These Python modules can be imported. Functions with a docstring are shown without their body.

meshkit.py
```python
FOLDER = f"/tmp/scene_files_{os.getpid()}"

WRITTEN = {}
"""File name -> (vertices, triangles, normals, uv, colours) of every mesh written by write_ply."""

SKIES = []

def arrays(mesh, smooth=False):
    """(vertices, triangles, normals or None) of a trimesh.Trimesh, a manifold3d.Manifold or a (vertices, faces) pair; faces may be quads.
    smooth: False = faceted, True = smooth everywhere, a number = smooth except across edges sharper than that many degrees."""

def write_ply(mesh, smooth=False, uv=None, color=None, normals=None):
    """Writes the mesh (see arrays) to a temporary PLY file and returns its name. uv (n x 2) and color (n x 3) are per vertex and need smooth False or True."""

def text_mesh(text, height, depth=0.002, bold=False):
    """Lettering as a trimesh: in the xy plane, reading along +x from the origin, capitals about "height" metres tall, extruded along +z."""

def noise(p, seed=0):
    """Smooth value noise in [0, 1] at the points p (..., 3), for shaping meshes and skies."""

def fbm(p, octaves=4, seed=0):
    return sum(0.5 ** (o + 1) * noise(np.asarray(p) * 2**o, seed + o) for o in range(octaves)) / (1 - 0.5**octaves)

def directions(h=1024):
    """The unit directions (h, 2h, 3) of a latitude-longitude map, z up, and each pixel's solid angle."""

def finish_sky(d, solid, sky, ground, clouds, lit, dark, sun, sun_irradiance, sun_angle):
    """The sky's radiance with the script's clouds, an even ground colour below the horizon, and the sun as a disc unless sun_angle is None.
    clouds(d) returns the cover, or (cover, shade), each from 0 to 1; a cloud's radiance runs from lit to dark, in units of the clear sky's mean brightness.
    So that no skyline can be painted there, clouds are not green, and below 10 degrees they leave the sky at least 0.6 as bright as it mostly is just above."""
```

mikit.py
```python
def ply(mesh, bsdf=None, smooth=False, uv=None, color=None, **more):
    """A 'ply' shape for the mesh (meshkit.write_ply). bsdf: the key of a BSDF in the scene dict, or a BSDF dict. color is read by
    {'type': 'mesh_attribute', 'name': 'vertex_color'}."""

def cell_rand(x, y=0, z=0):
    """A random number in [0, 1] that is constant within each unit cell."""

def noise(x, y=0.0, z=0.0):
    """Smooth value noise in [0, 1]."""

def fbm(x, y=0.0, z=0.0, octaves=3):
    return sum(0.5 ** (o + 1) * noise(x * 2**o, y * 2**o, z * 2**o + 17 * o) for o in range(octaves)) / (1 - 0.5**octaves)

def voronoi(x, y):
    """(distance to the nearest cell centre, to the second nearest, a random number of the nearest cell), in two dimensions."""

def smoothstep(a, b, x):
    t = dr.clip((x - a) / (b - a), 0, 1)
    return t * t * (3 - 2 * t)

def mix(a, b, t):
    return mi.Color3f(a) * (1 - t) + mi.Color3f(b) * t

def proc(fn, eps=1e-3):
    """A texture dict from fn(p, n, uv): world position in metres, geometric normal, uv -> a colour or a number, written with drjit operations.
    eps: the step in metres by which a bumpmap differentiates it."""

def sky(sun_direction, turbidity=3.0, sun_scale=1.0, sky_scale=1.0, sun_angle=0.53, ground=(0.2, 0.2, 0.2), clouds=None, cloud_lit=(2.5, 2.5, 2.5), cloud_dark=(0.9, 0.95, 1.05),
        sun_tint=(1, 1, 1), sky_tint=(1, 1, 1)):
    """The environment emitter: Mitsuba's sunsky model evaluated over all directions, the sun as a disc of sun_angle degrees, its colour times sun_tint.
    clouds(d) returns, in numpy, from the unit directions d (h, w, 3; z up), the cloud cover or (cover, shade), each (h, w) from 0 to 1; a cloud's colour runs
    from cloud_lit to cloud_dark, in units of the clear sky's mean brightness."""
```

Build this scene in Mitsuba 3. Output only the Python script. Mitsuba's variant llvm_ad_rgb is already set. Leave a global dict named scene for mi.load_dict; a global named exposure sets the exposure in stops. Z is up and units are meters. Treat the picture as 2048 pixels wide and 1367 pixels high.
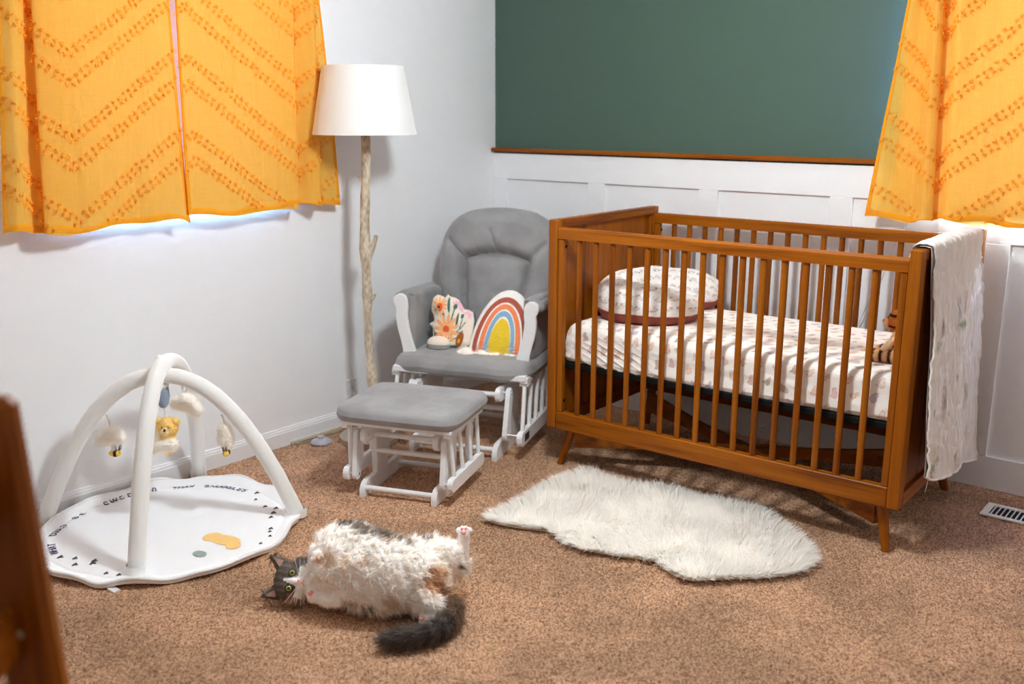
import math, random
import numpy as np, trimesh, manifold3d as m3, mitsuba as mi, drjit as dr
import shapely.geometry as sg, shapely
from shapely import affinity
import mikit, meshkit
from mikit import proc, noise, fbm, smoothstep, mix, cell_rand
T = mi.ScalarTransform4f
PI = math.pi
RNG = np.random.default_rng(7)
scene, labels = {'type': 'scene'}, {}

# ------------------------------------------------------------------ camera, sky, lamp light, exposure
CAM, YAW, PITCH, ROLL, FPX = np.array([3.3443, -3.9722, 1.4232]), -0.6825, 0.2299, 0.0026, 1948.53
_f = np.array([math.sin(YAW) * math.cos(PITCH), math.cos(YAW) * math.cos(PITCH), -math.sin(PITCH)])
_r = np.array([math.cos(YAW), -math.sin(YAW), 0.0])
_u = np.cross(_r, _f)
_up = -_r * math.sin(ROLL) + _u * math.cos(ROLL)
scene['camera'] = {'type': 'thinlens', 'fov_axis': 'x', 'fov': 2 * math.degrees(math.atan(1024 / FPX)), 'aperture_radius': 0.0075,
                   'focus_distance': 3.35, 'near_clip': 0.05, 'far_clip': 100.0,
                   'to_world': T().look_at(origin=CAM.tolist(), target=(CAM + _f).tolist(), up=_up.tolist())}
scene['sky'] = mikit.sky((0.30, 0.85, 0.45), turbidity=6.0, sun_scale=0.0, sky_scale=540.0, ground=(0.25, 0.25, 0.24), sky_tint=(0.46, 0.74, 1.75))
LAMP_POS, LAMP_RGB = (1.79, -1.82, 1.96), (170.0, 189.0, 197.0)
exposure = 0.0

# ------------------------------------------------------------------ helpers
def key(name, parent=None):
    k = f'{parent}__{name}' if parent else name
    if k not in scene and k not in labels:
        return k
    i = 1
    while f'{k}_{i:03d}' in scene or f'{k}_{i:03d}' in labels:
        i += 1
    return f'{k}_{i:03d}'

def thing(name, label, cat, group=None):
    k = key(name)
    labels[k] = {'label': label, 'category': cat}
    if group: labels[k]['group'] = group
    return k

def add(name, mesh, bsdf, parent=None, smooth=False, label=None, cat=None, group=None, kind=None, **kw):
    k = key(name, parent)
    scene[k] = mikit.ply(mesh, bsdf, smooth=smooth, **kw)
    d = {}
    if label: d['label'] = label
    if cat: d['category'] = cat
    if group: d['group'] = group
    if kind: d['kind'] = kind
    if d: labels[k] = d
    return k

def struct(name, mesh, bsdf, label=None, **kw):
    return add(name, mesh, bsdf, kind='structure', label=label, **kw)

def cat_(*ms):
    ms = [m for m in ms if m is not None]
    return trimesh.util.concatenate([m if isinstance(m, trimesh.Trimesh) else trimesh.Trimesh(*m, process=False) for m in ms])

def xf(mesh, M):
    m = mesh.copy(); m.apply_transform(M); return m

def frame(o, x, y, z):
    M = np.eye(4); M[:3, 0], M[:3, 1], M[:3, 2], M[:3, 3] = x, y, z, o; return M

def cbox(lo, hi, c=0.003):
    "box with chamfered edges"
    lo, hi = np.minimum(lo, hi).astype(float), np.maximum(lo, hi).astype(float)
    c = min(c, 0.45 * (hi - lo).min())
    pts = []
    for sx in (0, 1):
        for sy in (0, 1):
            for sz in (0, 1):
                p = np.where([sx, sy, sz], hi, lo); s = np.where([sx, sy, sz], -1, 1)
                for k in range(3):
                    q = p + s * c; q[k] = p[k]; pts.append(q)
    return trimesh.Trimesh(*_hull(pts), process=False)

def _hull(pts):
    h = trimesh.convex.convex_hull(np.array(pts)); return h.vertices, h.faces

def bar(a, b, w, h, c=0.003, up=(0, 0, 1)):
    "chamfered bar from a to b; w across, h along up"
    a, b = np.array(a, float), np.array(b, float)
    L = np.linalg.norm(b - a); z = (b - a) / L
    x = np.cross(up, z)
    x = x / np.linalg.norm(x); y = np.cross(z, x)
    return xf(cbox((-w / 2, -h / 2, 0), (w / 2, h / 2, L), c), frame(a, x, y, z))

def tube(pts, rad, sides=16, caps=True, closed=False):
    p = np.asarray(pts, float); n = len(p)
    rad = np.broadcast_to(np.asarray(rad, float), (n,))
    t = np.gradient(p, axis=0) if not closed else np.roll(p, -1, 0) - np.roll(p, 1, 0)
    t /= np.linalg.norm(t, axis=1, keepdims=True) + 1e-12
    x = np.cross(t[0], [0.3, 0.2, 0.93]); x /= np.linalg.norm(x)
    xs = [x]
    for i in range(1, n):
        x = xs[-1] - t[i] * (xs[-1] @ t[i]); xs.append(x / np.linalg.norm(x))
    xs = np.array(xs); ys = np.cross(t, xs)
    a = np.arange(sides) * 2 * PI / sides
    v = p[:, None] + rad[:, None, None] * (np.cos(a)[None, :, None] * xs[:, None] + np.sin(a)[None, :, None] * ys[:, None])
    v = v.reshape(-1, 3); f = []
    rows = n if closed else n - 1
    i, j = np.meshgrid(np.arange(rows), np.arange(sides), indexing='ij')
    i2 = (i + 1) % n; j2 = (j + 1) % sides
    q = np.stack([i * sides + j, i * sides + j2, i2 * sides + j2, i2 * sides + j], -1).reshape(-1, 4)
    f = np.vstack([q[:, [0, 1, 2]], q[:, [0, 2, 3]]])
    if caps and not closed:
        k = len(v); v = np.vstack([v, p[0], p[-1]])
        jj = np.arange(sides); j2 = (jj + 1) % sides
        f = np.vstack([f, np.stack([j2, jj, 0 * jj + k], 1), np.stack([jj + (n - 1) * sides, j2 + (n - 1) * sides, 0 * jj + k + 1], 1)])
    return trimesh.Trimesh(v, f, process=False)

def rod(a, b, r, sides=14):
    return tube([a, b], r, sides)

def lathe(prof, sides=48, center=(0, 0, 0)):
    "profile [(r, z)...] turned about z"
    pr = np.array(prof, float); a = np.arange(sides) * 2 * PI / sides
    v = np.stack([pr[:, None, 0] * np.cos(a), pr[:, None, 0] * np.sin(a), pr[:, None, 1] + 0 * a], -1).reshape(-1, 3) + np.array(center)
    n = len(pr); i, j = np.meshgrid(np.arange(n - 1), np.arange(sides), indexing='ij'); j2 = (j + 1) % sides
    q = np.stack([i * sides + j, i * sides + j2, (i + 1) * sides + j2, (i + 1) * sides + j], -1).reshape(-1, 4)
    return trimesh.Trimesh(v, np.vstack([q[:, [0, 1, 2]], q[:, [0, 2, 3]]]), process=False)

def extr(poly, h, M=None, bev=0.0):
    "polygon (shapely or points) extruded along +z by h, optional bevel, then moved by M"
    poly = sg.Polygon(poly) if not hasattr(poly, 'geom_type') else poly
    if bev > 0:
        inner = poly.buffer(-bev, join_style=2)
        cs = lambda q: m3.CrossSection([np.array(q.exterior.coords)[:-1]] + [np.array(r.coords)[:-1] for r in q.interiors], m3.FillRule.EvenOdd)
        man = m3.Manifold.extrude(cs(inner), h) + m3.Manifold.extrude(cs(poly), h - 2 * bev).translate((0, 0, bev))
        mm = man.to_mesh(); m = trimesh.Trimesh(mm.vert_properties[:, :3], mm.tri_verts, process=False)
    else:
        m = trimesh.creation.extrude_polygon(poly, h, engine='earcut')
    return xf(m, M) if M is not None else m

def gridfaces(n, m, wrap=False):
    i, j = np.meshgrid(np.arange(n - 1), np.arange(m if wrap else m - 1), indexing='ij'); j2 = (j + 1) % m
    q = np.stack([i * m + j, i * m + j2, (i + 1) * m + j2, (i + 1) * m + j], -1).reshape(-1, 4)
    return np.vstack([q[:, [0, 1, 2]], q[:, [0, 2, 3]]])

def catmull(P, n, closed=False):
    P = np.asarray(P, float); k = len(P)
    t = np.linspace(0, k if closed else k - 1, n, endpoint=not closed)
    i = np.minimum(np.floor(t).astype(int), k - 1 if closed else k - 2); f = (t - i)[:, None]
    g = (lambda a: P[a % k]) if closed else (lambda a: P[np.clip(a, 0, k - 1)])
    a, b, c, d = g(i - 1), g(i), g(i + 1), g(i + 2)
    return 0.5 * ((2 * b) + (c - a) * f + (2 * a - 5 * b + 4 * c - d) * f ** 2 + (3 * b - a - 3 * c + d) * f ** 3)

def segdist(p, poly):
    "distance of points p (n,2) to a polyline"
    a, b = poly[:-1], poly[1:]; d = np.full(len(p), 1e9)
    for q, r in zip(a, b):
        v = r - q; t = np.clip(((p - q) @ v) / (v @ v + 1e-12), 0, 1)
        d = np.minimum(d, np.linalg.norm(p - q - t[:, None] * v, axis=1))
    return d

def pillow(outline, front, back, rings=40, nt=160, center=None, power=0.75):
    """closed pad in the xy plane from a star-shaped outline; front(p, d) and back(p, d) give its z above and below from points and their
    distance to the outline. Returns mesh, xy of each vertex and a mask of the front ones."""
    o = catmull(outline, nt, closed=True) if len(outline) < nt else np.asarray(outline, float)
    c = np.array(center) if center is not None else o.mean(0)
    r = (np.arange(1, rings + 1) / rings) ** power
    xy = c + r[:, None, None] * (o - c)[None]
    xy = np.vstack([[c], xy.reshape(-1, 2)]); d = segdist(xy, np.vstack([o, o[:1]]))
    n = len(o); zf, zb = front(xy, d), back(xy, d)
    k = len(xy); v = np.vstack([np.c_[xy, zf], np.c_[xy, zb]])
    j = np.arange(n); j2 = (j + 1) % n
    f0 = np.vstack([np.stack([0 * j, 1 + j, 1 + j2], 1), gridfaces(rings, n, True)[:, [0, 2, 1]] + 1])
    e = 1 + (rings - 1) * n
    side = np.vstack([np.stack([e + j, k + e + j, k + e + j2], 1), np.stack([e + j, k + e + j2, e + j2], 1)])
    f = np.vstack([f0, f0[:, ::-1] + k, side])
    return trimesh.Trimesh(v, f, process=False), np.vstack([xy, xy]), np.arange(2 * k) < k

def fur(roots, dirs, length, width, rng, normals=None, bend=0.35, segs=3, jitter=0.35, droop=0.0):
    "thin tapered ribbons: (vertices, faces, normals, index of each vertex's hair)"
    n = len(roots); L = np.broadcast_to(length, (n,)) * rng.uniform(0.65, 1.15, n)
    d = dirs + jitter * rng.normal(size=(n, 3)); d /= np.linalg.norm(d, axis=1, keepdims=True)
    bd = rng.normal(size=(n, 3)) * bend; bd[:, 2] -= droop
    side = np.cross(d, rng.normal(size=(n, 3))); side /= np.linalg.norm(side, axis=1, keepdims=True) + 1e-9
    vs = []
    for s in range(segs + 1):
        t = s / segs; c = roots + d * (L * t)[:, None] + bd * (L * t * t)[:, None] * 0.6
        w = width * (1 - t) ** 0.7 / 2
        if s < segs: vs += [c - side * w, c + side * w]
        else: vs.append(c)
    m = 2 * segs + 1
    v = np.stack(vs, 1).reshape(-1, 3)
    b = (np.arange(n) * m)[:, None]; f = []
    for s in range(segs - 1):
        f += [b + np.array([[2 * s, 2 * s + 1, 2 * s + 3]]), b + np.array([[2 * s, 2 * s + 3, 2 * s + 2]])]
    f.append(b + np.array([[2 * segs - 2, 2 * segs - 1, 2 * segs]]))
    hair = np.repeat(np.arange(n), m)
    nn = (normals if normals is not None else dirs) + 0.25 * rng.normal(size=(n, 3))
    nn /= np.linalg.norm(nn, axis=1, keepdims=True)
    return v, np.vstack(f), nn[hair], hair

def addfur(name, fr, bsdf, color, parent=None, **kw):
    v, f, nn, hair = fr
    k = key(name, parent)
    path = meshkit.write_ply((v, f), False, None, np.asarray(color)[hair] if len(color) != len(v) else color, normals=nn)
    scene[k] = {'type': 'ply', 'filename': path, 'face_normals': False, 'bsdf': {'type': 'ref', 'id': bsdf}}
    d = {a: b for a, b in kw.items() if b}
    if d: labels[k] = d
    return k

def lin(r, g, b):
    "sRGB 0-255 to linear"
    c = np.array([r, g, b]) / 255.0
    return np.where(c <= 0.04045, c / 12.92, ((c + 0.055) / 1.055) ** 2.4)

def blobs(hullspheres, edge=0.008, smooth=12):
    "union of hulls of sphere pairs [((p, r), (q, r)), ...] as one smooth mesh"
    man = None
    for grp in hullspheres:
        sp = [m3.Manifold.sphere(r, 20).translate(tuple(map(float, p))) for p, r in grp]
        h = m3.Manifold.batch_hull(sp) if len(sp) > 1 else sp[0]
        man = h if man is None else man + h
    mm = man.refine_to_length(edge).to_mesh()
    t = trimesh.Trimesh(mm.vert_properties[:, :3], mm.tri_verts, process=True)
    trimesh.smoothing.filter_taubin(t, lamb=0.5, nu=0.52, iterations=smooth)
    return t

# ------------------------------------------------------------------ materials
def princ(rgb, rough=0.6, **kw):
    return {'type': 'twosided', 'bsdf': {'type': 'principled', 'base_color': rgb if isinstance(rgb, dict) else {'type': 'rgb', 'value': [float(x) for x in rgb]}, 'roughness': rough, **kw}}
def mat(k, d): scene[k] = d; return k
def bumped(tex, scale, inner):
    return {'type': 'twosided', 'bsdf': {'type': 'bumpmap', 'arbitrary': tex, 'scale': scale, 'bsdf': inner['bsdf']}}
VCOL = {'type': 'mesh_attribute', 'name': 'vertex_color'}

def wood(ax, dark, mid, light, rough=0.38):
    def fn(p, n, uv):
        q = [p.x, p.y, p.z]; a = q[ax]; b, c = [q[i] for i in range(3) if i != ax]
        w = fbm(a * 2.2 + 3.1, b * 26, c * 26)
        fine = fbm(a * 9 + 1.7, b * 210, c * 210, 2)
        t = smoothstep(0.25, 0.75, w) * 0.6 + fine * 0.4
        return mix(mix(dark, mid, smoothstep(0.1, 0.5, t)), light, smoothstep(0.5, 0.95, t))
    return princ(proc(fn), rough, specular=0.18)
_wd = ((0.130, 0.029, 0.0012), (0.245, 0.062, 0.0018), (0.315, 0.090, 0.0040))
for i, a in enumerate('xyz'): mat(f'm_wood_{a}', wood(i, *_wd))

def _wallbump(p, n, uv):
    return fbm(p.x * 140, p.y * 140, p.z * 140, 2)
mat('m_wall', bumped(proc(_wallbump), 0.0006, princ((0.80, 0.80, 0.815), 0.75)))
mat('m_green', bumped(proc(_wallbump), 0.0008, princ(lin(62, 84, 72), 0.7)))
mat('m_ceiling', princ((0.82, 0.82, 0.82), 0.9))
mat('m_white', princ((0.80, 0.80, 0.81), 0.35))
mat('m_trim', princ((0.81, 0.81, 0.825), 0.42))
mat('m_plain_wall', princ((0.62, 0.62, 0.62), 0.9))
mat('m_far_wall', princ((0.52, 0.50, 0.48), 0.9))

def _carpet(p, n, uv):
    big = fbm(p.x * 5.1, p.y * 5.1, 0, 3)
    sp = noise(p.x * 260, p.y * 260, 5.0)
    sp2 = noise(p.x * 410 + 9, p.y * 410, 2.0)
    t = sp * 0.6 + sp2 * 0.4
    c = mix((0.19, 0.091, 0.048), (0.585, 0.355, 0.222), smoothstep(0.1, 0.9, t))
    return c * (0.83 + 0.32 * smoothstep(0.3, 0.7, big))
mat('m_carpet', princ(proc(_carpet), 0.95, specular=0.1))
mat('m_black', princ((0.006, 0.006, 0.006), 0.7, specular=0.1))
mat('m_glass', {'type': 'thindielectric', 'int_ior': 1.5})
mat('m_metal', {'type': 'twosided', 'bsdf': {'type': 'roughconductor', 'material': 'Al', 'alpha': 0.2}})
mat('m_vcol', princ(VCOL, 0.85, specular=0.2))
mat('m_vcol_soft', princ(VCOL, 0.95, specular=0.1, sheen=0.3))

def _micro(p, n, uv):
    a = fbm(p.x * 11, p.y * 11, p.z * 11, 3); b = noise(p.x * 500, p.y * 500, p.z * 500)
    return mix((0.235, 0.228, 0.228), (0.335, 0.328, 0.330), smoothstep(0.3, 0.7, a) * 0.5 + b * 0.5)
mat('m_grey', princ(proc(_micro), 0.9, specular=0.15, sheen=0.6))
# ------------------------------------------------------------------ room
RX, RY, RH = 3.95, -4.75, 2.44
W1 = (-2.30, -1.40, 1.075, 2.05)          # window in the left wall: y0, y1, z0, z1
W2 = (2.25, 3.15, 1.075, 2.05)            # window in the back wall: x0, x1, z0, z1
def wall_with_hole(lo, hi, hole, thick, M):
    o = sg.box(lo[0], lo[1], hi[0], hi[1])
    if hole: o = o.difference(sg.box(hole[0], hole[2], hole[1], hole[3]))
    return extr(o, thick, M)
# local (a, z) with thickness going outwards
Mleft = frame((0, 0, 0), (0, 1, 0), (0, 0, 1), (1, 0, 0)); Mleft[:3, 3] = (-0.14, 0, 0)
Mback = frame((0, 0.14, 0), (1, 0, 0), (0, 0, 1), (0, -1, 0))
struct('wall_left', wall_with_hole((RY, 0), (0.14, RH), W1, 0.14, Mleft), 'm_wall', 'plain white painted wall behind the floor lamp and play gym')
struct('wall_back', wall_with_hole((0, 0), (RX, RH), W2, 0.14, Mback), 'm_green', 'dark green painted wall above the white wainscot')
struct('wall_right', cbox((RX, RY, 0), (RX + 0.1, 0.14, RH), 0.001), 'm_plain_wall')
struct('wall_front', cbox((-0.14, RY - 0.1, 0), (RX + 0.1, RY, RH), 0.001), 'm_far_wall')
struct('ceiling', cbox((-0.14, RY - 0.1, RH), (RX + 0.1, 0.14, RH + 0.1), 0.001), 'm_ceiling')

# carpet: a displaced sheet of pile, fine where the camera sees it
def carpet():
    n, m = 690, 640
    xs = np.linspace(0.0, RX, n) ; ys = np.concatenate([np.linspace(RY, -3.35, 40, endpoint=False), np.linspace(-3.35, 0, m - 40)])
    X, Y = np.meshgrid(xs, ys, indexing='ij')
    rng = np.random.default_rng(3)
    jx, jy = rng.uniform(-0.0022, 0.0022, X.shape), rng.uniform(-0.0022, 0.0022, X.shape)
    jx[[0, -1]] = 0; jy[:, [0, -1]] = 0
    X = X + jx; Y = Y + jy
    P = np.stack([X, Y, 0 * X], -1)
    h = rng.uniform(-0.5, 0.5, X.shape) * 0.0075 + (meshkit.fbm(P * 28, 2, 5) - 0.5) * 0.008 + (meshkit.fbm(P * 5, 2, 9) - 0.5) * 0.006
    P[..., 2] = np.minimum(h - 0.001, 0.0035)
    return trimesh.Trimesh(P.reshape(-1, 3), gridfaces(n, m), process=False)
struct('floor', carpet(), 'm_carpet', 'tan brown cut-pile carpet', smooth=True)
struct('subfloor', cbox((-0.14, RY - 0.1, -0.12), (RX + 0.1, 0.14, -0.02), 0.001), 'm_plain_wall')

# wainscot: backing, stiles and rails, cap
BT = 0.019
struct('wainscot_panel', extr(sg.box(0, 0, RX, 1.225).difference(sg.box(W2[0], W2[2], W2[1], 1.3)), 0.004, frame((0, 0, 0), (1, 0, 0), (0, 0, 1), (0, -1, 0))), 'm_trim', 'white flat backing of the wainscot')
S0, SW, PW, ZP, PB = 0.0957, 0.0938, 0.5095, 1.0963, 0.1302
def wb(lo, hi): add('board', cbox(lo, hi, 0.0012), 'm_trim', 'wainscot_panel')
wb((0, -BT, ZP), (W2[0] - .004, -0.004, 1.225)); wb((W2[0] - .004, -BT, .955), (W2[1] + .004, -0.004, W2[2])); wb((W2[1] + .004, -BT, ZP), (RX, -0.004, 1.225)); wb((0, -BT, 0), (RX, -0.004, PB))
x = 0.0; wb((0, -BT, PB), (S0, -0.004, ZP))
for i in range(7):
    a = S0 + PW + i * (PW + SW)
    if a < RX: wb((a, -BT, PB), (min(a + SW, RX), -0.004, .955 if W2[0] - .05 < a < W2[1] else ZP))
struct('trim_1', cbox((0, -0.0392, 1.232), (W2[0], 0.0, 1.252), 0.004), 'm_wood_x', 'orange-brown stained wooden cap rail on top of the wainscot')
# window casings (behind the curtains)
def window(n, M, hole, sill_lab):
    a0, a1, z0, z1 = hole; k = f'window_{n}'
    labels[k] = {'kind': 'structure', 'label': sill_lab}
    fr = extr(sg.box(a0, z0, a1, z1).difference(sg.box(a0 + 0.045, z0 + 0.045, a1 - 0.045, z1 - 0.045)), 0.05, M)
    add('frame', fr, 'm_white', k)
    add('mullion', extr(sg.box((a0 + a1) / 2 - 0.02, z0 + 0.045, (a0 + a1) / 2 + 0.02, z1 - 0.045), 0.045, M), 'm_white', k)
    pm = M.copy(); pm[:3, 3] = pm[:3, 3] + 0.02 * M[:3, 2]
    add('pane', extr(sg.box(a0 + 0.04, z0 + 0.04, a1 - 0.04, z1 - 0.04), 0.0005, pm) if False else trimesh.Trimesh(
        (np.array([[a0 + .04, z0 + .04, 0], [a1 - .04, z0 + .04, 0], [a1 - .04, z1 - .04, 0], [a0 + .04, z1 - .04, 0]]) @ pm[:3, :3].T) + pm[:3, 3], [[0, 1, 2], [0, 2, 3]], process=False), 'm_glass', k)
    sm = M.copy(); sm[:3, 3] = sm[:3, 3] + 0.05 * M[:3, 2]
    add('sill', extr(sg.box(a0, z0 - 0.018, a1, z0 + 0.002), 0.070, sm), 'm_white', k)
Mw1 = Mleft.copy(); Mw1[:3, 3] += (0.02, 0, 0)
Mw2 = Mback.copy(); Mw2[:3, 3] += (0, -0.02, 0)
window(1, Mw1, W1, 'white framed window behind the orange curtains on the left wall')
window(2, Mw2, W2, 'white framed window behind the orange curtain at right')
# moulded baseboard of the left wall
bp = [(0, 0), (0.012, 0), (0.012, 0.060), (0.0095, 0.066), (0.0095, 0.071), (0.006, 0.075), (0.0055, 0.081), (0.003, 0.083), (0, 0.083)]
struct('baseboard_left', extr(bp, -RY, frame((0, 0, 0), (1, 0, 0), (0, 0, 1), (0, -1, 0))), 'm_trim', 'white moulded baseboard along the left wall')

# white roller shades hanging in front of the windows
def shade_cloth(): return {'type': 'twosided', 'bsdf': {'type': 'diffuse', 'reflectance': {'type': 'rgb', 'value': [0.8, 0.8, 0.82]}}}
mat('m_shade', {'type': 'principledthin', 'base_color': {'type': 'rgb', 'value': [0.85, 0.85, 0.88]}, 'roughness': 0.9, 'diff_trans': 0.022, 'eta': 1.1})
def roller(lab, M, a0, a1, z0, z1, off):
    k = thing('roller_shade', lab, 'window shade')
    m2 = M.copy(); m2[:3, 3] = m2[:3, 3] + off * M[:3, 2]
    q = np.array([[a0, z0, 0], [a1, z0, 0], [a1, z1, 0], [a0, z1, 0]], float) @ m2[:3, :3].T + m2[:3, 3]
    add('cloth', trimesh.Trimesh(q, [[0, 1, 2], [0, 2, 3]], process=False), 'm_shade', k)
    add('bottom_bar', extr(sg.box(a0, z0 - 0.006, a1, z0 + 0.006), 0.006, m2), 'm_white', k)
    add('roll', tube((np.array([[a0, z1, 0], [a1, z1, 0]]) @ m2[:3, :3].T) + m2[:3, 3] - 0.010 * M[:3, 2], 0.013), 'm_white', k, smooth=40)
roller('white roller shade behind the left curtains, showing through their middle gap', Mleft, -2.47, -1.24, 1.052, 2.12, 0.14 + 0.034)
roller('white roller shade behind the right curtain, showing pale through its cloth', Mback, 2.085, 3.30, 1.062, 2.12, 0.14 + 0.082)

# ceiling light of the room (above the frame)
k = thing('ceiling_light', 'pendant ceiling lamp with a white glowing globe, above the frame of the photo', 'ceiling lamp')
lx, ly, lz = LAMP_POS
add('canopy', lathe([(0, RH), (0.075, RH), (0.07, RH - 0.03), (0.02, RH - 0.045), (0, RH - 0.045)], 32, (lx, ly, 0)), 'm_white', k, smooth=30)
add('rod', rod((lx, ly, lz + 0.15), (lx, ly, RH - 0.04), 0.012), 'm_white', k, smooth=40)
add('holder', lathe([(0, lz + 0.16), (0.035, lz + 0.16), (0.05, lz + 0.12), (0.05, lz + 0.10), (0, lz + 0.10)], 32, (lx, ly, 0)), 'm_white', k, smooth=30)
gl_ = trimesh.creation.icosphere(3, 0.115).apply_translation((lx, ly, lz))
kk = add('globe', gl_, 'm_white', k, smooth=True)
scene[kk]['emitter'] = {'type': 'area', 'radiance': {'type': 'rgb', 'value': list(LAMP_RGB)}}
# ------------------------------------------------------------------ crib
CX, CY, CW, CH, CTH, CL, CZB = 1.031, -0.8988, 0.7907, 1.0185, 0.0145, 1.42, 0.1674
MC = frame((CX, CY, 0), (math.cos(CTH), math.sin(CTH), 0), (-math.sin(CTH), math.cos(CTH), 0), (0, 0, 1))
crib = thing('baby_crib', 'orange-brown wooden crib with round slats, a patterned mattress inside and a quilt over its end', 'crib')
def cr(name, mesh, m, smooth=False, parent=None): return add(name, xf(mesh, MC), m, parent or crib, smooth=smooth)
PWD = 0.0397
def crib_end(x0, outer):
    fr = cr('end_post', cbox((x0, 0, CZB), (x0 + PWD, PWD + 0.004, CH), 0.003), 'm_wood_z')
    cr('end_post', cbox((x0, CW - PWD, CZB), (x0 + PWD, CW, CH), 0.003), 'm_wood_z')
    M = frame((x0, 0, 0), (0, 1, 0), (0, 0, 1), (1, 0, 0))
    a, b = PWD + 0.004, CW - PWD
    top = [(a, CH), (b, CH), (b - 0.034, CH - 0.034), (a + 0.034, CH - 0.034)]
    cr('end_top_rail', extr([(a, CH - 0.034), (b, CH - 0.034), (b, CH), (a, CH)], PWD, M, 0.002), 'm_wood_y')
    cr('end_bottom_rail', extr([(a, CZB), (b, CZB), (b, CZB + 0.05), (a, CZB + 0.05)], PWD, M, 0.002), 'm_wood_y')
    for yy in (a, b - 0.02):
        cr('end_stile', cbox((x0 + 0.004, yy, CZB + 0.05), (x0 + PWD - 0.004, yy + 0.02, CH - 0.034), 0.002), 'm_wood_z')
    cr('end_panel', cbox((x0 + 0.010, a + 0.015, CZB + 0.045), (x0 + PWD - 0.012, b - 0.015, CH - 0.03), 0.001), 'm_wood_z')
crib_end(0, -1); crib_end(CL - PWD, 1)
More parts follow.
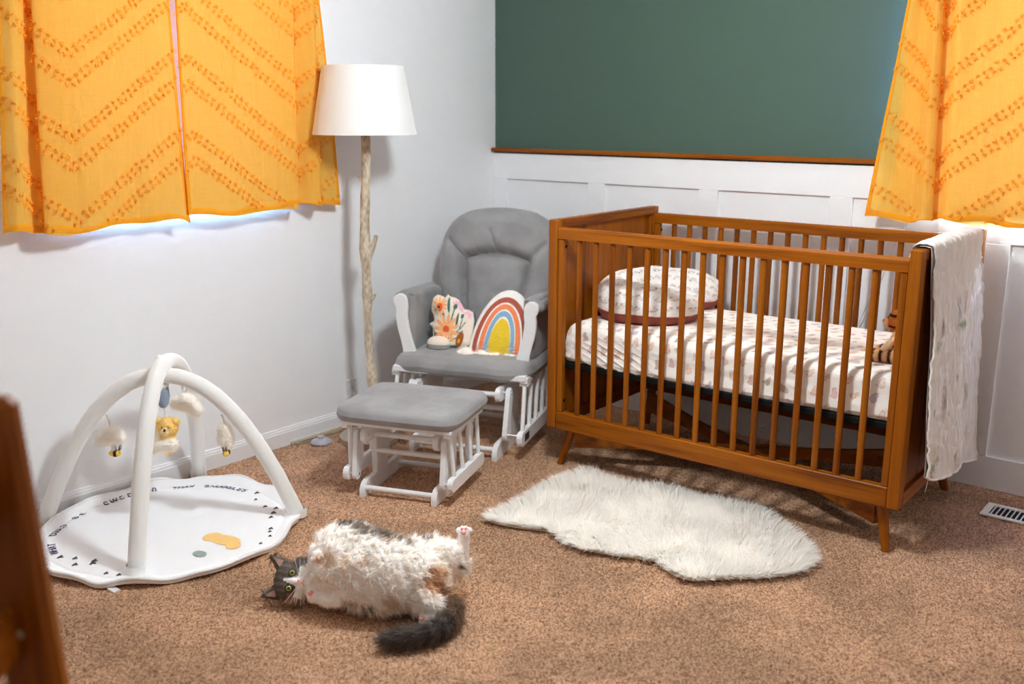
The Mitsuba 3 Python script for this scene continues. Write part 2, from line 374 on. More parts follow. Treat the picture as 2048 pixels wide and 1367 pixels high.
def crib_side(y0, front):
    yc = y0 + 0.02
    a, b = PWD + 0.0015, CL - PWD - 0.0015
    cr('top_rail', extr([(-0.017, -0.012), (0.017, -0.012), (0.017, 0.012), (0.011, 0.022), (-0.011, 0.022), (-0.017, 0.012), ][::1] and
        [(-0.017, -0.022), (0.017, -0.022), (0.017, 0.014), (0.010, 0.022), (-0.010, 0.022), (-0.017, 0.014)], b - a,
        frame((a, yc, 0.968), (0, 1, 0), (0, 0, 1), (1, 0, 0)), 0.0), 'm_wood_x')
    cr('bottom_rail', cbox((a, yc - 0.017, 0.165), (b, yc + 0.017, 0.236), 0.003), 'm_wood_x')
    for xx in (a, b - 0.024):
        cr('side_stile', cbox((xx, yc - 0.013, 0.236), (xx + 0.024, yc + 0.014, 0.946), 0.003), 'm_wood_z')
    for i in range(16):
        xx = 0.1355 + 0.07603 * i
        prof = [(0.0118 * math.cos(t) , 0.0092 * math.sin(t)) for t in np.arange(14) * 2 * PI / 14]
        cr('slat', extr(prof, 0.714, frame((xx, yc, 0.234), (1, 0, 0), (0, 1, 0), (0, 0, 1))), 'm_wood_z', smooth=40)
    for xx in (a + 0.026, b - 0.026):
        for zz in (0.915, 0.285):
            cr('bolt', lathe([(0, 0.003), (0.006, 0.002), (0.0065, 0)], 12, (0, 0, 0)).apply_transform(frame((xx, yc + 0.005, zz), (0, 1, 0), (0, 0, 1), (1, 0, 0))), 'm_black')
crib_side(0.002, True); crib_side(CW - 0.042, False)
# crossed lower stretcher and splayed legs
for (ax, ay) in ((0.04, 0.047), (CL - 0.04, 0.047), (0.04, CW - 0.041), (CL - 0.04, CW - 0.041)):
    sx, sy = (1 if ax < 0.7 else -1), (1 if ay < 0.4 else -1)
    top, bot = np.array([ax + sx * 0.038, ay + sy * 0.03, CZB + 0.004]), np.array([ax, ay, -0.002])
    cr('leg', tube([bot, bot + (top - bot) * 0.5, top], [0.0135, 0.0175, 0.0215], 20), 'm_wood_z', smooth=50)
for (p, q) in (((0.085, 0.085), (CL - 0.085, CW - 0.08)), ((0.085, CW - 0.08), (CL - 0.085, 0.085))):
    p, q = np.array(p), np.array(q); L = np.linalg.norm(q - p); e = (q - p) / L
    s = np.linspace(0, 1, 41)
    up_ = np.where(abs(s - 0.5) < 0.2, 0.135, 0.135 + 0.03 * smoothstep_np((abs(s - 0.5) - 0.2) / 0.25)) if False else 0.138 + 0.029 * np.clip((abs(s - 0.5) - 0.18) / 0.3, 0, 1) ** 1.3
    lo = 0.075 + 0.02 * (1 - (2 * s - 1) ** 2)
    poly = np.vstack([np.c_[s * L, lo], np.c_[s * L, up_][::-1]])
    cr('stretcher', extr(poly, 0.02, frame((p[0], p[1], 0), (e[0], e[1], 0), (0, 0, 1), (e[1], -e[0], 0))), 'm_wood_x')
cr('mattress_support', cbox((0.045, 0.05, 0.415), (CL - 0.045, CW - 0.05, 0.44), 0.004), 'm_black')

# mattress in its fitted sheet, small soft blotches printed on cream cotton
def mattress():
    x0, x1, y0, y1, z0, z1, r = 0.052, CL - 0.052, 0.050, CW - 0.050, 0.442, 0.602, 0.04
    n, m = 330, 320
    sx = np.linspace(0, 1, n)
    # cross-section around (y,z): from bottom front edge, up, over the top, down the back
    pts = [(y0 + 0.05, z0), (y0 + 0.01, z0 + 0.003), (y0 - 0.002, z0 + 0.02)] + [(y0 - 0.003 + 0.006 * math.sin(a * PI), z0 + 0.02 + a * (z1 - z0 - 0.02 - r)) for a in (0.33, 0.66)]
    pts += [(y0 + r - r * math.cos(t), z1 - r + r * math.sin(t)) for t in np.linspace(0.05, PI / 2, 6)]
    pts += [(y0 + a * (y1 - y0), z1 + 0.004 * math.sin(PI * a)) for a in np.linspace(0.14, 0.86, 7)]
    pts += [(y1 - r + r * math.cos(t), z1 - r + r * math.sin(t)) for t in np.linspace(PI / 2, 0.05, 6)]
    pts += [(y1, z0 + 0.05), (y1, z0 + 0.01), (y1 - 0.02, z0)]
    c = np.array(pts); l = np.r_[0, np.cumsum(np.linalg.norm(np.diff(c, axis=0), axis=1))]
    s = np.linspace(0, l[-1], m); cs = np.c_[np.interp(s, l, c[:, 0]), np.interp(s, l, c[:, 1])]
    X, S = np.meshgrid(x0 + sx * (x1 - x0), s, indexing='ij')
    Yc, Zc = np.broadcast_to(cs[:, 0], X.shape).copy(), np.broadcast_to(cs[:, 1], X.shape).copy()
    # round the two ends
    e = np.minimum(X - x0, x1 - X); k = np.clip(1 - e / r, 0, 1); drop = r * (1 - np.sqrt(1 - k ** 2))
    ym, zm = (y0 + y1) / 2, z0 + 0.02
    Zc = np.where(Zc > zm, np.maximum(Zc - drop * (Zc - zm) / (z1 - zm), zm), Zc); Yc = Yc + (ym - Yc) * drop * 0.5
    # pulled wrinkles: diagonal near the front left corner, long soft ones elsewhere
    P = np.stack([X, Yc, Zc], -1)
    side = np.clip((z1 - Zc) / 0.1, 0, 1)
    w1 = np.maximum(0, np.sin((X * 1.0 + (Zc - z0) * 2.6) * 95 + 3 * meshkit.fbm(P * 7, 2, 1))) ** 3 * 0.006 * side * np.exp(-((X - x0 - 0.22) / 0.16) ** 2)
    w2 = (meshkit.fbm(np.stack([X * 3, S * 15 + X * 4, 0 * X], -1), 3, 4) - 0.5) * 0.010 * (0.35 + side)
    w3 = np.maximum(0, np.sin((S * 46 + 2.2 * X + 2 * meshkit.fbm(P * 4, 2, 8)))) ** 4 * 0.004 * side
    N = np.stack([0 * X, np.gradient(Zc, axis=1) * -1, np.gradient(Yc, axis=1)], -1); N /= np.linalg.norm(N, axis=-1, keepdims=True) + 1e-9
    P = P + N * (w1 + w2 + w3)[..., None]
    low = (S < 0.075)
    P[..., 2] -= np.where(S < 0.1, (0.016 * np.sin(np.clip((X - x0) / (x1 - x0), 0, 1) * PI) * (1 - S / 0.1)), 0)
    # print
    rng = np.random.default_rng(11)
    col = np.broadcast_to(lin(240, 233, 226), P.shape).copy()
    inks = [lin(232, 190, 160), lin(222, 176, 150), lin(188, 172, 190), lin(226, 196, 176), lin(214, 170, 165), lin(180, 150, 132)]
    U = X - x0
    for a in range(22):
        for b in range(16):
            cu, cv = 0.03 + a * 0.062 + (b % 2) * 0.031 + rng.normal() * 0.006, 0.045 + b * 0.058 + rng.normal() * 0.006
            if cv > l[-1]: continue
            ink = inks[rng.integers(len(inks))]; th = rng.normal() * 0.5; sc = rng.uniform(0.75, 1.1)
            i0, i1 = np.searchsorted(sx * (x1 - x0), [cu - 0.03, cu + 0.03]); j0, j1 = np.searchsorted(s, [cv - 0.03, cv + 0.03])
            du, dv = U[i0:i1, j0:j1] - cu, S[i0:i1, j0:j1] - cv
            du, dv = du * math.cos(th) + dv * math.sin(th), -du * math.sin(th) + dv * math.cos(th)
            # a plain leaf-like blotch of two or three ovals with a thin darker outline
            d = np.minimum(np.hypot(du / 0.0095, dv / 0.013), np.hypot((du - 0.004) / 0.007, (dv - 0.014) / 0.0075))
            d = np.minimum(d, np.hypot((du + 0.011) / 0.006, (dv + 0.004) / 0.005)) / sc
            f = np.clip((1.05 - d) / 0.2, 0, 1)[..., None]; g = (np.clip(1 - abs(d - 1.0) / 0.22, 0, 1) * 0.75)[..., None]
            c0 = col[i0:i1, j0:j1]
            col[i0:i1, j0:j1] = (c0 * (1 - f * 0.8) + ink * f * 0.8) * (1 - g) + (ink * 0.35) * g
    v = P.reshape(-1, 3); f = gridfaces(n, m)
    # end caps
    cap = []
    for i in (0, n - 1):
        ctr = len(v) + len(cap); cap.append(P[i].mean(0)); j = np.arange(m - 1)
        ff = np.stack([i * m + j, i * m + j + 1, 0 * j + ctr], 1); f = np.vstack([f, ff if i == 0 else ff[:, ::-1]])
    return trimesh.Trimesh(np.vstack([v, cap]), f, process=False), np.vstack([col.reshape(-1, 3), [lin(240, 233, 226)] * 2])
mm, mc = mattress()
add('crib_mattress', xf(mm, MC), 'm_vcol', smooth=True, color=mc, label='crib mattress in a cream fitted sheet printed with small tan and lilac motifs', cat='mattress')
# ------------------------------------------------------------------ curtains
def _sheer(p, n, uv):
    w = noise(uv.x * 900, uv.y * 30, 1.0) * 0.5 + noise(uv.x * 25, uv.y * 900, 2.0) * 0.5
    return mix((0.90, 0.49, 0.075), (0.97, 0.59, 0.13), w)
mat('m_curtain', {'type': 'principledthin', 'base_color': proc(_sheer), 'roughness': 0.8, 'diff_trans': 0.75, 'spec_trans': 0.10, 'eta': 1.05, 'sheen': 0.3})
mat('m_hem', {'type': 'principledthin', 'base_color': {'type': 'rgb', 'value': [0.90, 0.40, 0.03]}, 'roughness': 0.85, 'diff_trans': 0.45, 'eta': 1.1})
mat('m_tuft', princ((0.87, 0.38, 0.018), 0.8))

def curtain(label, bottom, top, z0, zt, axis, ridge, half, row0, group, ztop=2.259, N=240, seed=0, dmin=0.052):
    """bottom/top: plan control points (along the wall, off the wall) at heights z0 and zt (the line continues up to the rod). axis 0: back wall, 1: left wall"""
    rng = np.random.default_rng(seed)
    if axis == 0: bottom, top = [[(a + .005, d + .016) for a, d in q] for q in (bottom, top)]
    cb, ct = catmull(bottom, N), catmull(top, N)
    zs = np.linspace(0, 1, 60) ** 1.0
    hem = z0 + 0.008 * np.sin(np.linspace(0, 9, N) + seed) + 0.006 * np.sin(np.linspace(0, 23, N))
    Z = hem[None] + zs[:, None] * (ztop - hem[None])
    t = (Z - z0) / (zt - z0)
    A = cb[None, :, 0] + (ct - cb)[None, :, 0] * t
    Dd = cb[None, :, 1] + (ct - cb)[None, :, 1] * np.minimum(t, 1.2)
    Dd = Dd + (meshkit.fbm(np.stack([A * 10, Z * .8, 0 * A + seed], -1), 3, 3) - 0.5) * 0.034
    Dd = np.maximum(Dd, dmin)
    P = np.stack([A, -Dd, Z] if axis == 0 else [Dd, A, Z], -1)
    c = 0.5 * (cb + ct); s = np.r_[0, np.cumsum(np.linalg.norm(np.diff(c, axis=0), axis=1))]
    k = thing('curtain', label, 'curtain', group)
    S = np.broadcast_to(s, A.shape)
    add('panel', trimesh.Trimesh(P.reshape(-1, 3), gridfaces(60, N), process=False), 'm_curtain', k, smooth=True, uv=np.stack([S, Z], -1).reshape(-1, 2))
    g = np.gradient(P, axis=1); Nn = np.cross(g, [0, 0, 1.0]); Nn /= np.linalg.norm(Nn, axis=-1, keepdims=True) + 1e-9
    side = np.array([0, -1.0, 0]) if axis == 0 else np.array([1.0, 0, 0])
    sg_ = np.sign(np.median((Nn @ side))); Nn = Nn * sg_
    def at(ss, zz):
        j = np.clip(np.interp(ss, s, np.arange(N)), 0, N - 1.001); i = (zz - np.interp(ss, s, hem)) / (ztop - np.interp(ss, s, hem)) * 59
        i = np.clip(i, 0, 58.999); a, b = i.astype(int), j.astype(int); fi, fj = (i - a)[:, None], (j - b)[:, None]
        L = lambda F: (F[a, b] * (1 - fi) + F[a + 1, b] * fi) * (1 - fj) + (F[a, b + 1] * (1 - fi) + F[a + 1, b + 1] * fi) * fj
        return L(P), L(Nn)
    # hem: a folded double strip along the bottom
    ss = np.linspace(0, s[-1], N); rows = []
    for dz in (0.0, 0.011, 0.022):
        p, n = at(ss, hem + dz); rows.append(p + n * (0.003 if dz == 0.011 else 0.0022))
    fr = np.array(rows); bk = np.array([at(ss, hem + dz)[0] - at(ss, hem + dz)[1] * 0.002 for dz in (0.022, 0.011, 0.0)])
    ring = np.concatenate([fr, bk, fr[:1]])
    add('hem', trimesh.Trimesh(ring.reshape(-1, 3), gridfaces(7, N), process=False), 'm_hem', k, smooth=True)
    for e, nm in ((0.0, 0.012), (s[-1], s[-1] - 0.012)):
        zz = np.linspace(z0 + 0.02, ztop, 60); a = at(np.full(60, e), zz); b = at(np.full(60, nm), zz)
        strip = np.stack([a[0] + a[1] * 0.002, b[0] + b[1] * 0.002, b[0] - b[1] * 0.002, a[0] - a[1] * 0.002, a[0] + a[1] * 0.002])
        add('side_hem', trimesh.Trimesh(strip.reshape(-1, 3), gridfaces(5, 60), process=False), 'm_hem', k, smooth=True)
    # rows of clipped tufts in a zigzag
    roots, nrm = [], []
    for r in range(-1, 6):
        for off in (0.0, 0.093):
            for dd in (-0.012, 0.012):
                q = np.arange(0.006, s[-1] - 0.004, 0.0215) + (0.0105 if dd > 0 else 0)
                q = q[q < s[-1] - 0.003]
                zz = row0 + r * 0.272 + off - 0.70 * half * np.abs(((q - ridge) / half + 1) % 2 - 1) + dd
                zz = zz + rng.normal(size=len(q)) * 0.002; ok = (zz > np.interp(q, s, hem) + 0.015) & (zz < 2.05)
                if not ok.any(): continue
                p, n = at(q[ok], zz[ok]); roots.append(p); nrm.append(n)
        fz = np.linspace(0, s[-1], int(s[-1] / 0.004)); 
    q = np.linspace(0.002, s[-1] - 0.002, int(s[-1] / 0.012)); p, n = at(q, np.interp(q, s, hem) + 0.001); 
    roots, nrm = np.vstack(roots), np.vstack(nrm)
    rr = np.repeat(roots, 26, 0) + rng.normal(size=(len(roots) * 26, 3)) * 0.0034; nn = np.repeat(nrm, 26, 0)
    dr_ = nn * 0.7 + np.array([0, 0, -0.5]) ; dr_ /= np.linalg.norm(dr_, axis=1, keepdims=True)
    f1 = fur(rr, dr_, 0.011, 0.0036, rng, normals=nn, segs=2, jitter=0.55, bend=0.3)
    fr_ = np.repeat(p, 2, 0) + rng.normal(size=(len(p) * 2, 3)) * 0.002; dn = np.repeat(n, 2, 0) * 0.4 + np.array([0, 0, -1.0])
    f2 = fur(fr_, dn / np.linalg.norm(dn, axis=1, keepdims=True), 0.007, 0.0014, rng, normals=np.repeat(n, 2, 0), segs=2, jitter=0.5)
    addfur('tuft_rows', f1, 'm_tuft', np.ones((len(rr), 3)), k, kind='stuff')
    addfur('frayed_edge', f2, 'm_tuft', np.ones((len(fr_), 3)), k, kind='stuff')
    return k, s

GC = 'mustard orange tufted curtains'
curtain('left one of the two mustard orange tufted curtains on the left wall',
        [(-2.565, .075), (-2.535, .10), (-2.49, .082), (-2.452, .058), (-2.425, .075), (-2.445, .115), (-2.40, .128), (-2.33, .112), (-2.25, .120), (-2.17, .105), (-2.10, .085), (-2.03, .105), (-1.965, .112), (-1.93, .12), (-1.905, .115)],
        [(-2.50, .075), (-2.465, .10), (-2.425, .085), (-2.40, .058), (-2.385, .075), (-2.41, .115), (-2.37, .128), (-2.30, .115), (-2.22, .110), (-2.15, .110), (-2.08, .105), (-2.02, .105), (-1.97, .105), (-1.935, .105), (-1.918, .10)],
        1.034, 1.80, 1, 0.74, 0.425, 1.545, None, seed=1)
curtain('mustard orange tufted curtain on the left wall next to the lamp shade',
        [(-1.915, .124), (-1.895, .120), (-1.80, .108), (-1.71, .115), (-1.62, .108), (-1.52, .112), (-1.44, .108), (-1.39, .105), (-1.375, .080), (-1.36, .066), (-1.325, .095), (-1.292, .112), (-1.265, .095), (-1.262, .066), (-1.20, .060), (-1.125, .066)],
        [(-1.900, .112), (-1.890, .108), (-1.81, .10), (-1.72, .108), (-1.63, .10), (-1.53, .105), (-1.44, .105), (-1.372, .105), (-1.355, .080), (-1.34, .066), (-1.305, .095), (-1.275, .112), (-1.252, .095), (-1.25, .066), (-1.225, .060), (-1.195, .062)],
        1.046, 1.85, 1, 0.045, 0.52, 1.53, None, seed=2)
curtain('mustard orange tufted curtain on the back wall, hanging above the quilted end of the crib',
        [(1.985, .085), (2.03, .082), (2.08, .085), (2.13, .090), (2.165, .088), (2.19, .105), (2.222, .13), (2.248, .115), (2.238, .075), (2.255, .062), (2.275, .095), (2.31, .125), (2.38, .110), (2.45, .095), (2.50, .10), (2.57, .115), (2.64, .10), (2.72, .11)],
        [(2.075, .085), (2.105, .085), (2.125, .08), (2.145, .072), (2.155, .08), (2.17, .105), (2.192, .13), (2.212, .115), (2.21, .075), (2.228, .062), (2.25, .095), (2.275, .125), (2.33, .110), (2.39, .10), (2.44, .10), (2.49, .115), (2.56, .10), (2.64, .11)],
        1.033, 1.82, 0, 1.0, 0.73, 1.66, None, seed=3, dmin=0.090)
curtain('second mustard orange tufted curtain of the back window, beyond the right edge of the photo',
        [(2.76, .10), (2.85, .12), (2.93, .085), (3.02, .12), (3.10, .085), (3.20, .12), (3.28, .085), (3.36, .1)],
        [(2.74, .10), (2.82, .12), (2.90, .085), (2.98, .12), (3.06, .085), (3.14, .12), (3.22, .085), (3.30, .1)],
        1.035, 1.82, 0, 0.0, 0.5, 1.6, None, seed=4, N=160, dmin=0.090)
for lab, a, b in (('white curtain rod above the left window', (.10, -2.65, 2.27), (.10, -1.05, 2.27)), ('white curtain rod above the back window', (1.98, -.12, 2.27), (3.45, -.12, 2.27))):
    k = thing('curtain_rod', lab, 'curtain rod'); a, b = np.array(a), np.array(b)
    add('rod', rod(a, b, 0.009), 'm_white', k, smooth=40)
    for p in (a + (b - a) * 0.03, b - (b - a) * 0.03):
        q = p.copy(); q[0 if a[0] == b[0] else 1] = 0
        add('bracket', rod(p, q, 0.006), 'm_white', k, smooth=40)
    for p in (a, b): add('finial', trimesh.creation.icosphere(2, 0.016).apply_translation(p), 'm_white', k, smooth=True)
# ------------------------------------------------------------------ floor lamp with a driftwood pole
def _bark(p, n, uv):
    a = fbm(p.x * 30, p.y * 30, p.z * 9, 3); b = noise(p.x * 160, p.y * 160, p.z * 60)
    return mix((0.27, 0.205, 0.135), (0.66, 0.56, 0.43), smoothstep(0.2, 0.75, a * 0.65 + b * 0.35))
mat('m_bark', bumped(proc(lambda p, n, uv: fbm(p.x * 90, p.y * 90, p.z * 30, 2)), 0.003, princ(proc(_bark), 0.85, specular=0.2)))
mat('m_shade_linen', princ((0.71, 0.70, 0.69), 0.9))
mat('m_champagne', princ((0.42, 0.36, 0.28), 0.35, metallic=0.5))
LX, LY = 0.247, -1.148
lamp = thing('floor_lamp', 'floor lamp with a driftwood branch pole and a white cone shade in the corner', 'lamp')
add('base', lathe([(0, 0.0), (0.128, 0.0), (0.132, 0.004), (0.132, 0.026), (0.127, 0.030), (0.05, 0.031), (0, 0.031)], 64, (LX - 0.012, LY - 0.006, 0)), 'm_champagne', lamp, smooth=35)
zz = np.linspace(0.028, 1.36, 180); rng = np.random.default_rng(5)
wob = np.stack([0.006 * np.sin(zz * 5.1 + 1) + 0.004 * np.sin(zz * 11), 0.004 * np.sin(zz * 6.3), 0 * zz], 1)
rad = 0.0198 + 0.0016 * np.sin(zz * 9) + 0.001 * np.sin(zz * 31)
for z0, a, w in ((0.30, .0045, .018), (0.335, .004, .012), (0.845, .003, .03), (0.655, .003, .02), (0.62, .0015, .01), (1.17, .002, .02), (0.12, .002, .02)):
    rad = rad + a * np.exp(-((zz - z0) / w) ** 2)
pole = tube(np.c_[LX + 0 * zz, LY + 0 * zz, zz] + wob, rad, 40)
nv = meshkit.fbm(np.array(pole.vertices) * [60, 60, 25], 3, 2) - 0.5
pole.vertices = np.array(pole.vertices) + np.c_[np.array(pole.vertices)[:, :2] - [LX, LY], 0 * nv] * nv[:, None] * 0.22
add('pole', pole, 'm_bark', lamp, smooth=True)
rdir = np.array([_r[0], _r[1], 0])
B = lambda z, s: np.array([LX, LY, z]) + rdir * s
add('branch_stub', tube([B(.815, .004), B(.845, .018), B(.880, .031), B(.918, .043)], [.014, .0115, .0105, .008], 16), 'm_bark', lamp, smooth=True)
add('branch_stub', tube([B(.640, .012), B(.652, .024), B(.664, .032)], [.010, .007, .003], 12), 'm_bark', lamp, smooth=True)
add('branch_stub', tube([B(1.150, -.012), B(1.160, -.022), B(1.168, -.027)], [.009, .006, .003], 12), 'm_bark', lamp, smooth=True)
add('branch_stub', tube([B(.075, .012), B(.110, .030), B(.125, .034)], [.010, .007, .003], 12), 'm_bark', lamp, smooth=True)
sz0, sz1, sr0, sr1 = 1.338, 1.612, 0.2155, 0.166
SX, SY = LX + 0.006, LY + 0.004
def ring(r0, z0_, r1, z1_, t=0.0014): return lathe([(r0, z0_), (r1, z1_), (r1 - t, z1_), (r0 - t, z0_), (r0, z0_)], 96, (SX, SY, 0))
sh = add('shade', ring(sr0, sz0, sr1, sz1), 'm_shade_linen', lamp, smooth=35)
slope = (sr1 - sr0) / (sz1 - sz0)
for z_ in (sz0, sz1 - 0.012): add('trim_band', ring(sr0 + slope * (z_ - sz0) + .0012, z_, sr0 + slope * (z_ + .012 - sz0) + .0012, z_ + .012, .003), 'm_shade_linen', lamp, smooth=35)
add('socket', lathe([(0.016, 1.35), (0.016, 1.42), (0.010, 1.425), (0, 1.425)], 20, (SX, SY, 0)), 'm_white', lamp, smooth=35)
add('bulb', lathe([(0.012, 1.42), (0.016, 1.44), (0.029, 1.475), (0.027, 1.50), (0.015, 1.52), (0, 1.525)], 24, (SX, SY, 0)), 'm_white', lamp, smooth=True)
for a in range(3): add('shade_arm', rod((SX, SY, 1.42), (SX + (sr0 - .006) * math.cos(a * 2.1 + .3), SY + (sr0 - .006) * math.sin(a * 2.1 + .3), sz0 + .012), 0.0016, 6), 'm_metal', lamp)

# wall outlet with the lamp's plug, its cord, cord channel and a clear caster cup
ot = thing('wall_outlet', 'white duplex wall outlet low on the left wall beside the lamp', 'outlet')
OY, OZ = -1.045, 0.162
mat('m_plate', princ((0.76, 0.76, 0.77), 0.3))
Mo = frame((0, OY, OZ), (0, 1, 0), (0, 0, 1), (1, 0, 0))
add('plate', extr(sg.box(-.035, -.0575, .035, .0575).buffer(-.006).buffer(.006), .006, Mo, .0015), 'm_plate', ot)
for dz in (-.0195, .0195):
    s_ = add('socket', extr(sg.Point(0, dz).buffer(.0172).intersection(sg.box(-.03, dz - .0135, .03, dz + .0135)), .0085, Mo), 'm_plate', ot)
    for (px, pz, w, h) in ((-.0065, .004, .0018, .008), (.0065, .004, .0018, .0065), (0, -.007, .0045, .0045)):
        add('slot', extr(sg.box(px - w / 2, dz + pz - h / 2, px + w / 2, dz + pz + h / 2), .0088, Mo), 'm_black', s_)
mat('m_cord', princ((0.33, 0.29, 0.23), 0.4))
mat('m_plug', princ((0.50, 0.50, 0.50), 0.4))
cd = thing('lamp_cord', 'thin beige lamp cord running from the outlet along the baseboard to the lamp base', 'cord')
add('plug', cbox((.008, OY - .013, OZ - .032), (.034, OY + .013, OZ - .006), .004), 'm_plug', cd)
add('cable', tube(catmull([(.030, OY, OZ - .022), (.05, OY - .005, OZ - .05), (.045, OY - .03, .06), (.03, OY - .06, .02), (.05, -1.18, .010), (.035, -1.28, .008), (.022, -1.36, .006), (.030, -1.40, .004), (.040, -1.385, .004), (.045, -1.30, .005), (.075, -1.25, .007), (.105, -1.225, .012)], 120), .0028, 8), 'm_cord', cd, smooth=True)
mat('m_brass', princ((0.45, 0.37, 0.26), 0.45))
add('cord_channel', extr([(0, 0), (.011, 0), (.011, .006), (.008, .012), (0, .012)], .42, frame((.0125, -1.0, .001), (1, 0, 0), (0, 0, 1), (0, -1, 0))), 'm_brass', None, label='beige cord channel lying along the foot of the left baseboard', cat='cord channel')
mat('m_clearcup', {'type': 'principled', 'base_color': {'type': 'rgb', 'value': [.82, .82, .92]}, 'roughness': .12, 'spec_trans': .55, 'eta': 1.45})
add('caster_cup', lathe([(0, .004), (.026, .004), (.040, .001), (.046, .0), (.048, .003), (.041, .012), (.022, .019), (.014, .021), (.014, .030), (.010, .032), (0, .032)], 48, (.098, -1.318, .002)), 'm_clearcup', None, smooth=40, label='clear plastic suction cup lying on the carpet beside the lamp base', cat='suction cup')

# ------------------------------------------------------------------ glider chair and gliding ottoman (white frames, grey cushions)
ANG = math.radians(21.2)
UV_ = (math.cos(ANG), math.sin(ANG), 0), (math.sin(ANG), -math.cos(ANG), 0)
def local(o): # local (u right, v front, z up): mirrored frame, so faces are flipped on use
    return frame((o[0], o[1], 0), UV_[0], UV_[1], (0, 0, 1))
def mk(M, parent):
    def f(name, mesh, m='m_white', smooth=False, par=None, **kw):
        t = xf(mesh, M); 
        if np.linalg.det(M[:3, :3]) < 0 and not getattr(t, '_flipped', False): t.invert() if False else None
        return add(name, t, m, par or parent, smooth=smooth, **kw)
    return f
def side_board(pts, u0, u1, bev=.002):
    "outline in (v, z), thickness from u0 to u1"
    return extr(pts, u1 - u0, frame((u0, 0, 0), (0, 1, 0), (0, 0, 1), (1, 0, 0)), bev)
def rr(v0, z0, v1, z1, r): return sg.box(v0, z0, v1, z1).buffer(-r).buffer(r, 8)
def foot(vf, vb, h):   # floor runner with rounded front top corners
    p = sg.box(vb, 0, vf, h); c = h * 0.75
    return p.difference(sg.box(vf - c, h - c, vf + .01, h + .01).difference(sg.Point(vf - c, h - c).buffer(c, 16))).difference(sg.box(vb - .01, h - c, vb + c, h + .01).difference(sg.Point(vb + c, h - c).buffer(c, 16)))
def dome(hx, hy, top, thick, n=4.0, crown=0.02):
    th = np.linspace(0, 2 * PI, 160, endpoint=False); c, s = np.cos(th), np.sin(th)
    o = np.c_[hx * np.sign(c) * abs(c) ** (2 / n), hy * np.sign(s) * abs(s) ** (2 / n)]
    r = thick * 0.5
    fr = lambda p, d: top - r + np.sqrt(np.maximum(0, 1 - (1 - np.minimum(d / r, 1)) ** 2)) * r + crown * np.clip(d / min(hx, hy), 0, 1) ** 0.8
    bk = lambda p, d: top - r - np.sqrt(np.maximum(0, 1 - (1 - np.minimum(d / r, 1)) ** 2)) * r
    return pillow(o, fr, bk, 40, 160)[0]

OT = (0.783, -1.420)
ott = thing('gliding_ottoman', 'white-framed gliding footstool with a flat grey top, in front of the grey glider', 'ottoman')
f = mk(local(OT), ott)
f('cushion', dome(.252, .213, .357, .056, 6.5, .010), 'm_grey', True)
f('seat_board', cbox((-.225, -.185, .288), (.225, .185, .303), .003))
for s in (-1, 1):
    u = .147 * s
    f('runner', side_board(foot(.172, -.19, .062), u - .011, u + .011))
    f('upright', cbox((u - .011, -.045, .055), (u + .011, .055, .24), .002))
    f('glide_arm', side_board(rr(-.15, .205, .15, .262, .026), u - .011, u + .011))
    uo = u + s * .032
    for vv in (.135, -.125):
        f('swing_link', side_board(sg.LineString([(vv - .012, .235), (vv + .012, .085)]).buffer(.023), uo - .009, uo + .009))
        f('pivot_bolt', rod((u - s * .016, vv - .012, .235), (uo + s * .013, vv - .012, .235), .006, 10), 'm_metal', 30)
        f('pivot_bolt', rod((uo - s * .013, vv + .012, .085), (uo + s * .028, vv + .012, .085), .006, 10), 'm_metal', 30)
    ul = u + s * .066
    f('lower_rail', side_board(rr(-.18, .058, .175, .112, .024), ul - .011, ul + .011))
    f('seat_rail', cbox((s * .205 - .013, -.18, .272), (s * .205 + .013, .18, .290), .003))
    for vv, w in ((.125, .14), (.035, .045), (-.055, -.05), (-.14, -.145)):
        f('spindle', rod((ul, vv, .108), (s * .203, w, .278), .0085, 12), smooth=40)
for v_, z_ in ((.150, .034), (-.150, .034), (.045, .150), (-.060, .215), (.062, .222)):
    f('cross_dowel', rod((-.142, v_, z_), (.142, v_, z_), .0105, 14), smooth=40)

